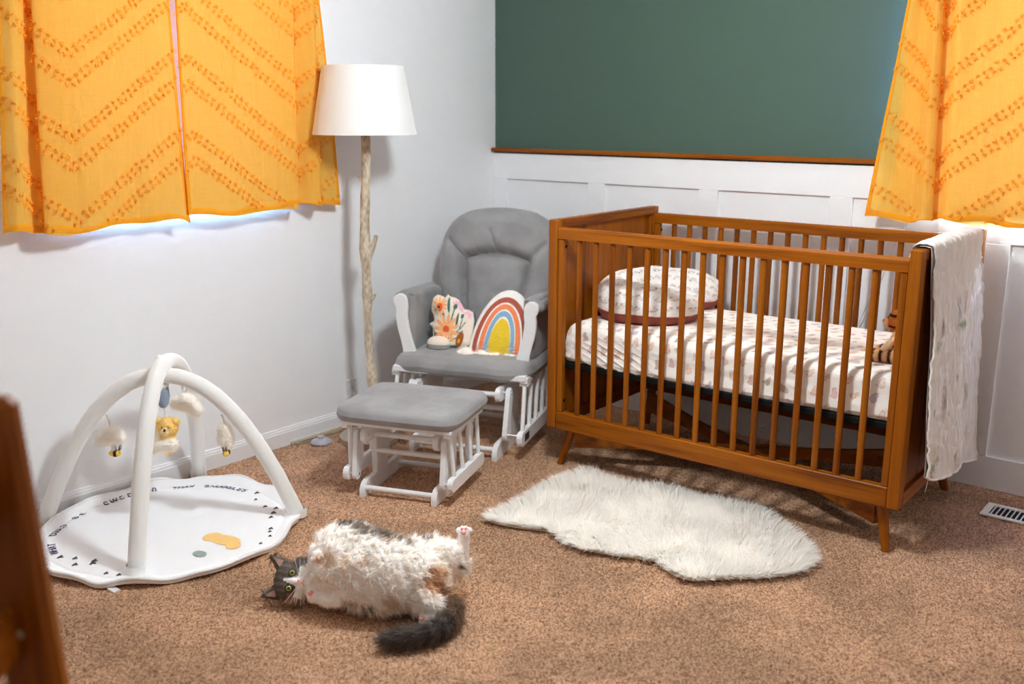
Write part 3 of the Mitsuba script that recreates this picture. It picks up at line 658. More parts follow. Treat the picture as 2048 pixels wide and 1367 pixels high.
GC_ = (0.668, -1.079)
gl = thing('glider_chair', 'grey cushioned nursing glider with white wooden frame in the corner behind the ottoman', 'armchair')
f = mk(local(GC_), gl)
for s in (-1, 1):
    u = .188 * s
    f('runner', side_board(foot(.006, -.52, .070), u - .011, u + .011))
    f('upright', cbox((u - .011, -.30, .06), (u + .011, -.19, .275), .002))
    f('glide_arm', side_board(rr(-.44, .245, -.035, .305, .026), u - .011, u + .011))
    uo = u + s * .034
    for vv in (-.075, -.40):
        f('swing_link', side_board(sg.LineString([(vv - .025, .275), (vv + .025, .105)]).buffer(.025), uo - .010, uo + .010))
        f('pivot_bolt', rod((u - s * .016, vv - .025, .275), (uo + s * .013, vv - .025, .275), .006, 10), 'm_metal', 30)
        f('pivot_bolt', rod((uo - s * .013, vv + .025, .105), (uo + s * .07, vv + .025, .105), .006, 10), 'm_metal', 30)
    ul = .296 * s
    f('lower_rail', side_board(rr(-.50, .070, .000, .132, .026), ul - .012, ul + .012))
    f('seat_side_rail', cbox((s * .292 - .016, -.54, .326), (s * .292 + .016, -.075, .352), .003))
    for i in range(5):
        vv = -.045 - i * .095
        f('spindle', rod((ul, vv, .126), (s * .290, vv - .055, .335), .0095, 12), smooth=40)
    arm = [(.000, .660), (-.022, .652), (-.031, .634), (-.026, .612), (-.019, .598), (-.020, .568), (-.018, .535), (-.012, .500), (-.002, .465), (.006, .43), (.022, .372), (.076, .372), (.060, .43), (.050, .465), (.040, .500), (.035, .53), (.031, .565), (.034, .60), (.032, .632), (.022, .652)]
    f('arm_front', extr(sg.Polygon(catmull([(x_, z_) for x_, z_ in arm], 100, True)), .022, frame((s * .300, -.175, 0), (-s, 0, 0), (0, 0, 1), (0, 1, 0)), .003))
    # padded side panel and arm top
    pad = np.array([(-.192, .40), (-.194, .60), (-.196, .645), (-.215, .665), (-.45, .655), (-.52, .64), (-.545, .60), (-.55, .40), (-.40, .385)])
    M2 = frame((s * .272, 0, 0), (0, 1, 0), (0, 0, 1), (1, 0, 0))
    fr_ = lambda p, d: .026 * np.sqrt(np.maximum(0, 1 - (1 - np.minimum(d / .03, 1)) ** 2))
    f('side_pad', xf(pillow(pad, fr_, lambda p, d: -fr_(p, d), 20, 120)[0], M2), 'm_grey', True)
    f('arm_pad', blobs([[((s * .298, -.205, .640), .031), ((s * .298, -.50, .628), .031)], [((s * .322, -.205, .632), .026), ((s * .322, -.50, .620), .026)]], .014, 6), 'm_grey', True)
    f('back_post', side_board([(-.50, .33), (-.54, .33), (-.74, .93), (-.70, .93)], s * .235 - .012, s * .235 + .012))
f('front_rail', cbox((-.302, -.100, .334), (.302, -.070, .362), .004))
for s in (-1, 1): f('rail_block', cbox((s * .292 - .022, -.128, .312), (s * .292 + .016, -.085, .334), .002))
f('back_rail', cbox((-.27, -.555, .334), (.27, -.53, .362), .004))
f('seat_deck', cbox((-.27, -.53, .338), (.27, -.10, .350), .003))
for v_, z_ in ((-.030, .040), (-.49, .040), (-.225, .165), (-.10, .262), (-.38, .262)):
    f('cross_dowel', rod((-.183, v_, z_), (.183, v_, z_), .012, 14), smooth=40)
mat('m_badge', princ((0.02, 0.02, 0.02), 0.3))
f('badge', cbox((.3085, -.105, .086), (.3095, -.045, .118), .0003), 'm_badge', label='small black maker label')
# seat cushion: boxy with rounded edges and a slight puckered front seam
sc = dome(.318, .235, .400, .078, 7.0, .020); sc.vertices = np.array(sc.vertices) + [0, -.295, 0]
v = np.array(sc.vertices); v[:, 2] += .004 * np.sin(v[:, 0] * 26) * (v[:, 1] > -.15) + (meshkit.fbm(v * 9, 3, 2) - .5) * .008; sc.vertices = v
f('seat_cushion', sc, 'm_grey', True)
# back cushion: thick outer roll around a flatter inner panel
half = np.array([.935, .985]) * np.array([(0, .0), (.22, .005), (.275, .05), (.295, .16), (.310, .30), (.315, .40), (.300, .49), (.255, .565), (.185, .610), (.10, .630), (0, .636)])
outl = np.vstack([half, half[1:-1][::-1] * [-1, 1]])
inner = np.array([.95, .985]) * np.array([(-.125, -.05), (-.150, .22), (-.168, .372), (-.155, .388), (-.08, .408), (0, .415), (.08, .408), (.155, .388), (.168, .372), (.150, .22), (.125, -.05)])
ipoly = sg.Polygon(inner)
def bf(p, d):
    di = segdist(p, np.vstack([inner, inner[:1]])); ins = shapely.contains_xy(ipoly, p[:, 0], p[:, 1])
    roll = .055 * np.sqrt(np.maximum(0, 1 - (1 - np.minimum(d / .06, 1)) ** 2)) + .030 * np.clip(d / .08, 0, 1)
    groove = 1 - .62 * np.exp(-(di / .016) ** 1.3)
    # radial seams at the upper corners of the inner panel
    for sx in (-1, 1):
        q = np.array([[sx * .165, .382], [sx * .235, .455]]); dd = segdist(p, q)
        groove = groove * (1 - .30 * np.exp(-(dd / .012) ** 1.2))
    q = np.array([[.0, .415], [-.035, .50]]); groove = groove * (1 - .20 * np.exp(-(segdist(p, q) / .012)))
    inn = .052 + .018 * np.clip(di / .07, 0, 1) ** .6
    t = np.where(ins, np.minimum(roll, inn), roll) * groove
    pk = (meshkit.fbm(np.c_[p * 11, 0 * d], 3, 6) - .5) * .014 * np.clip(d / .04, 0, 1)
    rad = np.maximum(0, np.sin(np.arctan2(p[:, 1] - .25, p[:, 0]) * 22)) ** 3 * .006 * np.exp(-(di / .04)) * (~ins)
    return t + pk - rad
bc, _, _ = pillow(outl, bf, lambda p, d: -.055 * np.sqrt(np.maximum(0, 1 - (1 - np.minimum(d / .055, 1)) ** 2)), 70, 260, center=(0, .3), power=.8)
lean = math.radians(17)
f('back_cushion', xf(bc, frame((0, -.515, .395), (1, 0, 0), (0, -math.sin(lean), math.cos(lean)), (0, math.cos(lean), math.sin(lean)))), 'm_grey', True)
# ------------------------------------------------------------------ cushions on the glider
def ell(x, y, cx, cy, a, b, th=0.0):
    dx, dy = x - cx, y - cy; c, s = math.cos(th), math.sin(th)
    return np.hypot((dx * c + dy * s) / a, (-dx * s + dy * c) / b)
def paint(col, mask, rgb, soft=0.12):
    "mask: <1 inside"
    f = np.clip((1.0 - mask) / soft + 0.5, 0, 1)[:, None]
    col[:] = col * (1 - f) + np.asarray(rgb) * f
def stroke(x, y, pts, w):
    return segdist(np.c_[x, y], catmull(pts, 24)) / w
Lp = local(GC_)
def seatM(u, v, z, lean, yaw=0.0, roll=0.0):
    a, b, r = math.radians(lean), math.radians(yaw), math.radians(roll)
    Z_ = np.array([math.sin(b) * math.cos(a), math.cos(b) * math.cos(a), math.sin(a)])       # pillow normal
    X_ = np.array([math.cos(b), -math.sin(b), 0]); Y_ = np.cross(X_, Z_) * -1; Y_ = Y_ if Y_[2] > 0 else -Y_
    X2 = X_ * math.cos(r) + Y_ * math.sin(r); Y2 = -X_ * math.sin(r) + Y_ * math.cos(r)
    return Lp @ frame((u, v, z), X2, Y2, Z_)
puff = lambda t, m: (lambda p, d: t * np.sqrt(np.maximum(0, 1 - (1 - np.minimum(d / m, 1)) ** 2)))
# flower-meadow pillow, pixel-free outline in hundredths of its own size
fo = np.array([(100, 330), (128, 255), (205, 207), (285, 222), (340, 243), (372, 215), (402, 183), (450, 222), (560, 232), (640, 268), (700, 340), (745, 402), (850, 408), (930, 440), (965, 560), (960, 760), (930, 960), (830, 1030), (600, 1080), (300, 1040), (190, 960), (180, 850), (150, 760), (92, 722), (110, 680), (170, 640), (150, 560), (98, 480)], float)
fx = lambda a: (np.asarray(a, float) - 500) / 4150.0
fy = lambda b: -(np.asarray(b, float) - 640) / 3900.0
FP = np.c_[fx(fo[:, 0]), fy(fo[:, 1])]
fm, fxy, ffront = pillow(FP, puff(.034, .07), lambda p, d: -puff(.034, .07)(p, d), 90, 260, center=(0.0, -0.01), power=.8)
X, Y = fxy[:, 0] * 4150 + 500, -fxy[:, 1] * 3900 + 640
fc = np.broadcast_to(lin(236, 222, 206), (len(X), 3)).copy()
GRN, OR1, OR2, PNK = lin(72, 108, 96), lin(246, 176, 118), lin(226, 98, 58), lin(232, 178, 196)
def daisy(cx, cy, r0, r1, n, rgb, th0=0.0, w=0.20, sq=1.0, half=None):
    for i in range(n):
        a = th0 + i * 2 * PI / n
        if half and not half(a): continue
        mx, my = cx + math.cos(a) * (r0 + r1) / 2, cy + math.sin(a) * (r0 + r1) / 2 * sq
        paint(fc, ell(X, Y, mx, my, (r1 - r0) / 2, (r1) * w * .5, math.atan2(math.sin(a) * sq, math.cos(a))), rgb)
for pts, w in ((((560, 640), (590, 480), (600, 380)), 11), (((545, 870), (540, 760), (530, 560)), 9), (((740, 720), (770, 600), (770, 500)), 8), (((660, 800), (760, 720), (830, 620)), 8), (((500, 980), (600, 920), (700, 880)), 8), (((470, 1020), (560, 880), (620, 820)), 8), (((380, 960), (400, 880), (380, 830)), 10), (((180, 750), (250, 830), (300, 930)), 9), (((240, 990), (360, 960), (460, 1000)), 18), (((660, 790), (740, 790), (800, 760)), 8)): paint(fc, stroke(X, Y, pts, w), GRN)
for c in ((480, 370, 26, 130, -.25), (678, 610, 22, 130, .02), (410, 550, 22, 80, -.3), (280, 860, 48, 36, .3), (620, 1030, 110, 30, -.2)): paint(fc, ell(X, Y, c[0], c[1], c[2], c[3], c[4]), GRN)
daisy(300, 405, 40, 165, 13, OR1, .2, .24); paint(fc, ell(X, Y, 305, 420, 62, 70), OR2)
daisy(640, 390, 20, 140, 15, PNK, .1, .20, half=lambda a: math.sin(a - .5) < .15); paint(fc, ell(X, Y, 605, 385, 34, 42), GRN)
daisy(850, 500, 10, 90, 11, PNK, .1, .28, half=lambda a: math.sin(a - .3) < .4); paint(fc, ell(X, Y, 762, 525, 30, 38), GRN)
daisy(485, 755, 50, 250, 11, OR1, .28, .26); paint(fc, ell(X, Y, 485, 755, 62, 56), OR2)
paint(fc, ell(X, Y, 755, 900, 62, 130, .35), lin(158, 92, 42)); paint(fc, ell(X, Y, 745, 920, 22, 40, .35), lin(225, 170, 60))
# small striped bee on the upper flower
paint(fc, ell(X, Y, 198, 425, 42, 26, .6), lin(150, 200, 206)); paint(fc, ell(X, Y, 262, 500, 28, 48, .3), lin(150, 200, 206))
paint(fc, ell(X, Y, 245, 455, 62, 34, -.62), lin(232, 190, 120))
for q in (-38, -12, 14): paint(fc, ell(X, Y, 245 + q * math.cos(-.62), 455 + q * math.sin(-.62), 7, 32, -.62), lin(28, 26, 26))
paint(fc, ell(X, Y, 292, 418, 24, 22), lin(28, 26, 26))
fc[~ffront] = lin(70, 92, 84)
fc[ffront & (segdist(fxy, np.vstack([FP, FP[:1]])) < .002)] = lin(96, 112, 104)
add('flower_pillow', xf(fm, seatM(-.112, -.285, .520, 14, -8) @ np.diag([1.08, 1.08, 1, 1])), 'm_vcol', smooth=True, color=fc, label='cloud-shaped throw pillow printed with orange daisies and a bee on the grey glider', cat='pillow')
# small dome-shaped pillow with a plaid underside
k = thing('dome_pillow', 'small cream dome pillow with a dark plaid underside at the foot of the flower pillow', 'pillow')
dm = lathe([(0, .030), (.02, .0292), (.038, .024), (.050, .014), (.054, .004), (.052, 0)][::-1], 48); dm.vertices = np.array(dm.vertices) * [1.0, .62, 1.12]
Md = Lp @ frame((-.150, -.228, .432), (1, 0, 0), (0, 1, 0), (0, 0, 1))
add('top', xf(dm, Md), 'm_vcol', k, smooth=True, color=np.broadcast_to(lin(236, 222, 206), (len(dm.vertices), 3)))
th = np.linspace(0, 2 * PI, 220, endpoint=False); zz = np.linspace(-.018, .001, 12)
band = np.stack([(.053 * np.cos(th))[None] * (1 + .0 * zz[:, None]), (.0335 * np.sin(th))[None] + 0 * zz[:, None], zz[:, None] + 0 * th[None]], -1); band[0] *= [.9, .9, 1]
bcx = np.where((np.sin(th * 46)[None] > .1) ^ (np.sin(zz * 700)[:, None] > .3), 1, 0)[..., None]; bcol = bcx * lin(190, 186, 182) + (1 - bcx) * lin(74, 80, 78)
add('plaid_underside', xf(trimesh.Trimesh(band.reshape(-1, 3), gridfaces(12, 220, True), process=False), Md), 'm_vcol', k, smooth=True, color=bcol.reshape(-1, 3))
# rainbow pillow
sx_ = lambda a, b: (np.asarray(a, float) - 1235) / 4150.0
def arch_out(a, b, n=60):
    t = np.linspace(PI, 0, n); return np.c_[1235 + a * np.cos(t) + .115 * b * np.sin(t), 1110 - b * np.sin(t)]
ro = np.vstack([arch_out(530, 945), [(1740, 1190), (1600, 1240), (1235, 1215), (900, 1175), (720, 1150)]])
RP = np.c_[(ro[:, 0] - 1235) / 4150.0, -(ro[:, 1] - 700) / 3900.0]
rm, rxy, rfront = pillow(catmull(RP, 280, True), puff(.042, .085), lambda p, d: -puff(.042, .085)(p, d), 110, 280, center=(0.01, -.02), power=.85)
X = rxy[:, 0] * 4150; Y = (-(rxy[:, 1] * 3900) + 700); yy = 1110 - Y; X = X - .115 * yy
rc = np.broadcast_to(lin(238, 234, 230), (len(X), 3)).copy(); rng = np.random.default_rng(2)
inside = lambda a, b: (np.hypot(X / a, np.maximum(yy, 0) / b))
lift = np.zeros(len(X))
for (o, i, rgb) in (((460, 825), (378, 742), lin(172, 88, 72)), ((346, 716), (268, 640), lin(240, 138, 92)), ((256, 610), (190, 530), lin(136, 174, 200)), ((184, 492), None, lin(232, 198, 58))):
    m = inside(*o); f = np.clip((1 - m) / .02 + .5, 0, 1)
    if i: f = f * np.clip((inside(*i) - 1) / .02 + .5, 0, 1)
    f = f * (yy > -40) * rfront
    g = (rgb * (1 + .10 * rng.normal(size=(len(X), 1)))).clip(0, 1)
    rc = rc * (1 - f[:, None]) + g * f[:, None]; lift += f * .0035
v = np.array(rm.vertices); v[:, 2] += lift; rm.vertices = v
rb = thing('rainbow_pillow', 'arch-shaped white pillow with a rainbow in rust, orange, blue and yellow on the glider', 'pillow')
Mr = seatM(.134, -.262, .532, 16, 4) @ np.diag([1.10, 1.10, 1, 1])
add('cover', xf(rm, Mr), 'm_vcol_soft', rb, smooth=True, color=rc)
cl = []
for i in range(15):
    t = i / 14; cl.append([((-.150 + .285 * t, -.128 - .014 * t + .006 * math.sin(i * 2.1), .022 + .004 * math.sin(i * 1.3)), .021 + .004 * math.sin(i * 1.7))])
cm = blobs(cl, .008, 4)
mat('m_fleece', {'type': 'principledthin', 'base_color': VCOL, 'roughness': .9, 'diff_trans': .7, 'eta': 1.1})
def fluff(mesh, n, length, width, rng, jitter=.6, seed=1, bend=.8):
    p, fi = trimesh.sample.sample_surface(mesh, n, seed=seed); nn = mesh.face_normals[fi]
    return fur(np.array(p) - np.array(nn) * .001, np.array(nn), length, width, rng, normals=np.array(nn), segs=3, jitter=jitter, bend=bend)
kk = add('cloud_trim', xf(cm, Mr), 'm_vcol_soft', rb, smooth=True, color=np.broadcast_to(lin(250, 244, 236), (len(cm.vertices), 3)))
ff = fluff(xf(cm, Mr), 4500, .010, .0016, rng); addfur('pile', ff, 'm_fleece', np.broadcast_to(lin(251, 246, 238), (4500, 3)), kk, kind='stuff')

# ------------------------------------------------------------------ nursing pillow, plush and quilt on the crib
path = catmull([(.425, .455, .652), (.395, .335, .664), (.315, .255, .672), (.205, .245, .676), (.132, .325, .684), (.120, .44, .688), (.165, .56, .690), (.26, .635, .682), (.36, .675, .668), (.41, .69, .655)], 260)
n, m = len(path), 200
t = np.gradient(path, axis=0); t /= np.linalg.norm(t, axis=1, keepdims=True); nx = np.cross(t, [0, 0, 1.0]); nx /= np.linalg.norm(nx, axis=1, keepdims=True); ny = np.cross(nx, t)
s = np.linspace(0, 1, n); rad = .088 * np.clip(np.minimum(s, 1 - s) / .16, 0, 1) ** .45 + .012
th = np.arange(m) * 2 * PI / m
V = path[:, None] + rad[:, None, None] * (1.0 * np.cos(th)[None, :, None] * nx[:, None] + .92 * np.sin(th)[None, :, None] * ny[:, None])
V[..., 2] = np.maximum(V[..., 2], .612); V[..., 2] += (meshkit.fbm(V * 14, 3, 5) - .5) * .012
arc = np.r_[0, np.cumsum(np.linalg.norm(np.diff(path, axis=0), axis=1))]
S, C = np.meshgrid(arc, th, indexing='ij'); W = ((C - PI / 2 + PI) % (2 * PI) - PI) * .085
col = np.broadcast_to(lin(240, 236, 232), V.shape).copy(); rng = np.random.default_rng(8)
inks = [lin(70, 62, 60), lin(196, 150, 130), lin(210, 178, 120), lin(120, 106, 100), lin(206, 160, 150)]
for a in range(-1, 24):
    for b in range(-4, 5):
        cu, cv = a * .042 + (b % 2) * .021 + rng.normal() * .002, b * .040 + rng.normal() * .002
        i0, i1 = np.searchsorted(arc, [cu - .022, cu + .022]); 
        if i1 <= i0: continue
        du, dv = S[i0:i1] - cu, W[i0:i1] - cv; r = np.hypot(du, dv); ok = dv > -.004
        for q, rad_ in enumerate((.0160, .0115, .0068)):
            f = np.clip(1.3 - abs(r - rad_) / .0013, 0, 1) * ok * .85
            col[i0:i1] = col[i0:i1] * (1 - f[..., None]) + inks[(a * 3 + b * 5 + q) % 5] * f[..., None]
low = np.sin(C) < -.28
col[low] = lin(140, 72, 60)
bp_ = thing('nursing_pillow', 'U-shaped nursing pillow with white rainbow print top and rust underside on the crib mattress', 'nursing pillow')
add('cover', xf(trimesh.Trimesh(V.reshape(-1, 3), gridfaces(n, m, True), process=False), MC), 'm_vcol', bp_, smooth=True, color=col.reshape(-1, 3))
i = int(m * (.5 + .045)); seam = V[:, [np.argmin(abs(th - (PI + .28))), np.argmin(abs(th - (2 * PI - .28)))]]
for q in (0, 1): add('piping', xf(tube(seam[:, q], .0022, 8), MC), 'm_vcol', bp_, smooth=True, color=np.broadcast_to(lin(150, 80, 66), (n * 8 + 2, 3)))
for e in (0, n - 1): add('end_cap', xf(trimesh.Trimesh(np.vstack([V[e], V[e].mean(0)]), np.stack([np.arange(m), (np.arange(m) + 1) % m, np.full(m, m)], 1), process=False), MC), 'm_vcol', bp_, smooth=True, color=np.broadcast_to(lin(200, 150, 138), (m + 1, 3)))

# plain striped plush cub leaning in the right end of the crib
PO = np.array([1.312, .225, .609])
pt = thing('striped_plush', 'small orange striped plush animal sitting in the right end of the crib', 'plush toy')
def plush(name, groups, fn, fl=.007, num=5000, parent=pt, edge=.006):
    msh = blobs([[(tuple(PO + np.array(p)), r) for p, r in g] for g in groups], edge, 6)
    c = fn(np.array(msh.vertices) - PO); kk = add(name, xf(msh, MC), 'm_vcol_soft', parent, smooth=True, color=c)
    p, fi = trimesh.sample.sample_surface(msh, num, seed=3); nn = msh.face_normals[fi]; r_ = np.random.default_rng(4)
    fr = fur(p, np.array(nn), fl, .0011, r_, normals=np.array(nn), segs=2, jitter=.5)
    fr = ((fr[0] @ MC[:3, :3].T) + MC[:3, 3], fr[1], fr[2] @ MC[:3, :3].T, fr[3]); addfur('pile', fr, 'm_fleece', fn(p - PO), kk, kind='stuff')
ORG, CRM, BRN = lin(226, 150, 72), lin(236, 206, 170), lin(70, 36, 24)
def body_c(p):
    st = (np.sin(p[:, 2] * 150 + 4 * p[:, 0] * 10) > .72)[:, None]; front = ((p[:, 0] < -.012) & (p[:, 2] > .03))[:, None]
    return np.where(front, CRM, np.where(st, BRN, ORG))
plush('body', [[((0, 0, .040), .038), ((.004, .0, .085), .030)], [((-.008, -.03, .075), .014), ((-.040, -.035, .040), .013)], [((-.008, .03, .075), .014), ((-.040, .035, .040), .013)]], body_c)
def leg_c(p): return np.where((np.sin(p[:, 0] * 240) > .35)[:, None], BRN, lin(226, 178, 130))
plush('leg', [[((-.01, -.030, .022), .022), ((-.072, -.042, .020), .019)]], leg_c, num=2500)
plush('leg', [[((-.01, .030, .022), .022), ((-.072, .042, .020), .019)]], leg_c, num=2500)
def head_c(p): return np.where(((p[:, 0] < -.038) & (p[:, 2] < .140))[:, None], CRM, np.where((np.sin(p[:, 2] * 170) > .8)[:, None], BRN, ORG))
plush('head', [[((0, 0, .138), .034), ((-.012, 0, .140), .032)], [((-.030, 0, .128), .020), ((-.044, 0, .126), .016)]], head_c)
for sy in (-1, 1): plush('ear', [[((.004, sy * .024, .172), .012), ((.004, sy * .027, .178), .010)]], lambda p: np.broadcast_to(lin(236, 226, 212), p.shape), num=900)
for sy in (-1, 1): add('eye', xf(trimesh.creation.icosphere(2, .004).apply_translation(PO + [-.040, sy * .016, .150]), MC), 'm_badge', pt, smooth=True)
add('nose', xf(trimesh.creation.icosphere(2, .007).apply_transform(np.diag([.7, 1.2, .8, 1])).apply_translation(PO + [-.060, 0, .133]), MC), 'm_vcol', pt, smooth=True, color=np.broadcast_to(lin(190, 120, 110), (162, 3)))

# quilt folded over the right crib end
qt = thing('baby_quilt', 'white quilted baby blanket with faint toile motifs, draped over the right crib end', 'blanket')
prof = [(1.371, .86), (1.372, .94), (1.373, 1.005), (1.382, 1.0225), (1.402, 1.0255), (1.418, 1.0235), (1.428, 1.010), (1.436, .90), (1.446, .70), (1.452, .50), (1.458, .34), (1.462, .235), (1.464, .165)]
n, m = 260, 230
c = catmull(prof, 400); l = np.r_[0, np.cumsum(np.linalg.norm(np.diff(c, axis=0), axis=1))]
s = np.linspace(0, l[-1], n); cp = np.c_[np.interp(s, l, c[:, 0]), np.interp(s, l, c[:, 1])]
v_ = np.linspace(0, 1, m); S, Vv = np.meshgrid(s, v_, indexing='ij')
frac = np.clip((S - .32) / (l[-1] - .32), 0, 1)
yf = .058 - .004 * frac ** 1.3 + .006 * np.sin(frac * 9); yb = .640 + .085 * np.minimum(frac * 2.0, 1) + .02 * np.sin(frac * 7) 
Yq = yf + Vv * (yb - yf)
Xq, Zq = cp[:, 0][:, None] + 0 * Vv, cp[:, 1][:, None] + 0 * Vv
hang = frac
Zq = Zq - hang * (.00 - .115 * (1 - Vv) ** 1.5 * frac ** 2 - .0 * Vv) - .015 * np.sin(Vv * 8) * frac ** 4
Xq = Xq + hang * (.012 * np.sin(Vv * 10 + 1.5 + frac * 1.5) + .010 * np.sin(Vv * 5)) + .010 * hang
# quilting: wavering vertical and looping stitch lines pinch the padding
A = Yq * 1.0; B_ = S
ph = meshkit.fbm(np.stack([A * 9, B_ * 9, 0 * A], -1), 3, 3)
puf = np.abs(np.sin((A * 62 + ph * 5))) ** .7 * .5 + np.abs(np.sin(B_ * 30 + ph * 7 + np.sin(A * 30))) ** .7 * .5
crk = meshkit.fbm(np.stack([A * 150, B_ * 22, 0 * A], -1), 2, 8) - .5
th_ = (.0010 + .0095 * puf + .0085 * crk)
Pq = np.stack([Xq, Yq, Zq], -1)
N = np.cross(np.gradient(Pq, axis=0), np.gradient(Pq, axis=1)); N /= np.linalg.norm(N, axis=-1, keepdims=True)
if N[n * 3 // 4, m // 2, 0] < 0: N = -N
F_, Bk = Pq + N * (th_ + .002)[..., None], Pq - N * .0015
col = np.broadcast_to(lin(232, 226, 224), Pq.shape).copy(); rng = np.random.default_rng(21)
def blot(y, z_, sy, sz, rgb, k_=.85):
    r = np.hypot((Yq - y) / sy, (Zq - z_) / sz) + (meshkit.fbm(np.stack([A * 90, B_ * 90, 0 * A + y], -1), 2, 4) - .5) * 1.3
    f = (np.clip(1.1 - r, 0, 1) * k_ * (S > .30))[..., None]; col[:] = col * (1 - f) + np.asarray(rgb) * f
G_, T_, BL, BR = lin(150, 158, 130), lin(190, 150, 110), lin(128, 140, 156), lin(130, 108, 92)
for b in ((.36, .79, .024, .055, BL), (.44, .80, .02, .06, T_), (.40, .725, .08, .022, G_), (.17, .75, .018, .045, BR), (.13, .70, .05, .018, G_), (.56, .86, .014, .03, BL), (.56, .74, .012, .025, BR),
          (.24, .49, .022, .075, BR), (.12, .48, .02, .015, G_), (.48, .46, .03, .06, BR), (.55, .45, .045, .05, G_), (.36, .55, .012, .018, BR), (.14, .335, .045, .028, lin(200, 196, 130)), (.13, .29, .06, .03, G_), (.13, .24, .012, .05, BR), (.19, .30, .03, .012, G_),
          (.35, .26, .022, .055, T_), (.39, .24, .02, .03, BL), (.33, .21, .03, .012, G_), (.22, .165, .012, .012, BR), (.58, .62, .012, .018, BL), (.62, .30, .02, .04, T_)): blot(*b)
ring = np.concatenate([F_, Bk[::-1], F_[:1]], 0); rcol = np.concatenate([col, np.broadcast_to(lin(226, 218, 214), col.shape), col[:1]], 0)
add('cloth', xf(trimesh.Trimesh(ring.reshape(-1, 3), gridfaces(2 * n + 1, m), process=False), MC), 'm_vcol', qt, smooth=True, color=rcol.reshape(-1, 3))
edge = np.vstack([F_[int(n * .28):, 0], F_[-1, 1:-1], F_[int(n * .28):, -1][::-1]])
add('binding', xf(tube(edge[::2], .0042, 8), MC), 'm_vcol', qt, smooth=True, color=np.broadcast_to(lin(230, 222, 216), (len(edge[::2]) * 8 + 2, 3)))
q = Pq[-1, 26]
add('care_tag', xf(trimesh.Trimesh([q + [0, -.006, 0], q + [0, .006, 0], q + [-.006, .008, -.045], q + [-.006, -.004, -.048]], [[0, 1, 2], [0, 2, 3]], process=False), MC), 'm_white', qt)
# ------------------------------------------------------------------ baby play gym with its hanging toys
GX, GY, GR = 0.400, -2.262, 0.446
gym = thing('play_gym', 'white baby play gym of two crossed padded arches over a round printed mat', 'play gym')
nr, na = 120, 420
r = np.linspace(0, 1, nr) ** .8; a = np.arange(na) * 2 * PI / na
Rm = GR * (1 + .008 * np.sin(a * 7 + 1) + .006 * np.sin(a * 17))
RR = r[:, None] * Rm; XX, YY = GX + RR * np.cos(a), GY + RR * np.sin(a)
edge = np.clip((Rm - RR) / .05, 0, 1)
zt = .010 + .010 * (1 - edge) ** 2 * (1 + np.sin(a * 9 + 2) * .7 + np.sin(a * 14) * .5) * .9 + .004 * (meshkit.fbm(np.stack([XX * 12, YY * 12, 0 * XX], -1), 3, 2) - .3)
zt = zt + .004 * np.exp(-((RR - Rm + .052) / .006) ** 2) * -1 + .010 * np.exp(-((Rm - RR) / .045) ** 2)
x_lo = GX - GR * 1.02; over = np.maximum(0, .16 - XX); XX = np.where(XX < .16, .16 - over * (.16 - .030) / (.16 - x_lo), XX); zt = zt + .022 * (over / (.16 - x_lo)) ** 2      # pushed up against the baseboard
top = np.stack([XX, YY, zt], -1)
bot = np.stack([XX * 1.0 + np.where(over > 0, .002, 0), YY, np.maximum(zt - .018, .003)], -1)
mv = np.concatenate([top, bot[::-1]], 0)
mc_ = np.broadcast_to(lin(240, 240, 242), mv.shape).copy()
def mark(x, y, rad, rgb, th=0.0, asp=1.0, k_=.9):
    dx, dy = mv[:nr, :, 0] - x, mv[:nr, :, 1] - y; q = np.hypot((dx * math.cos(th) + dy * math.sin(th)) / rad, (-dx * math.sin(th) + dy * math.cos(th)) / (rad * asp))
    f = (np.clip((1 - q) / .25 + .5, 0, 1) * k_)[..., None]; mc_[:nr] = mc_[:nr] * (1 - f) + np.asarray(rgb) * f
add('mat', trimesh.Trimesh(mv.reshape(-1, 3), gridfaces(2 * nr, na, True), process=False), 'm_vcol', gym, smooth=True, color=mc_.reshape(-1, 3))
add('mat_piping', tube(top[-1] + [0, 0, -.004], .006, 8, closed=True), 'm_white', gym, smooth=True)
add('mat_tag', cbox((GX + .262, GY - .372, .001), (GX + .300, GY - .350, .008), .0005), 'm_white', gym)
def zmat(x, y):
    rr_, aa = math.hypot(x - GX, y - GY), math.atan2(y - GY, x - GX) % (2 * PI)
    i = np.searchsorted(r * GR, rr_); j = int(aa / (2 * PI) * na) % na; i = min(i, nr - 1)
    return top[i, j]
mat('m_print', princ(lin(46, 46, 78), .9))
mat('m_print_brown', princ(lin(66, 56, 56), .9))
def letter_arc(word, a0, a1, rad, h=.024):
    for i, ch in enumerate(word):
        an = math.radians(a0 + (a1 - a0) * i / max(1, len(word) - 1)); lm = meshkit.text_mesh(ch, h, .0006)
        lm.apply_translation([-lm.bounds[:, 0].mean(), -h / 2, 0])
        R_, T_ = np.array([math.cos(an), math.sin(an), 0]), np.array([math.sin(an), -math.cos(an), 0])
        v = np.array(lm.vertices); w = np.array([GX, GY, 0]) + R_ * rad + v[:, :1] * T_ + v[:, 1:2] * R_
        z = np.array([zmat(p[0], p[1])[2] for p in w]); xm = np.array([zmat(p[0], p[1])[0] for p in w])
        w[:, 0] = np.maximum(w[:, 0], xm); w[:, 2] = z + .0012 + v[:, 2]
        add('letter', trimesh.Trimesh(w, lm.faces[:, ::-1], process=False), 'm_print', gym)
letter_arc('WHAT', -105, -115.5, .372); letter_arc('COULD', -129, -141.5, .378); letter_arc('BE', -152.5, -157.5, .385)
letter_arc('SWEETER', -173, -201, .392); letter_arc('THAN', -213, -223.5, .385); letter_arc('SNUGGLES', -234, -259, .378)
rng = np.random.default_rng(14)
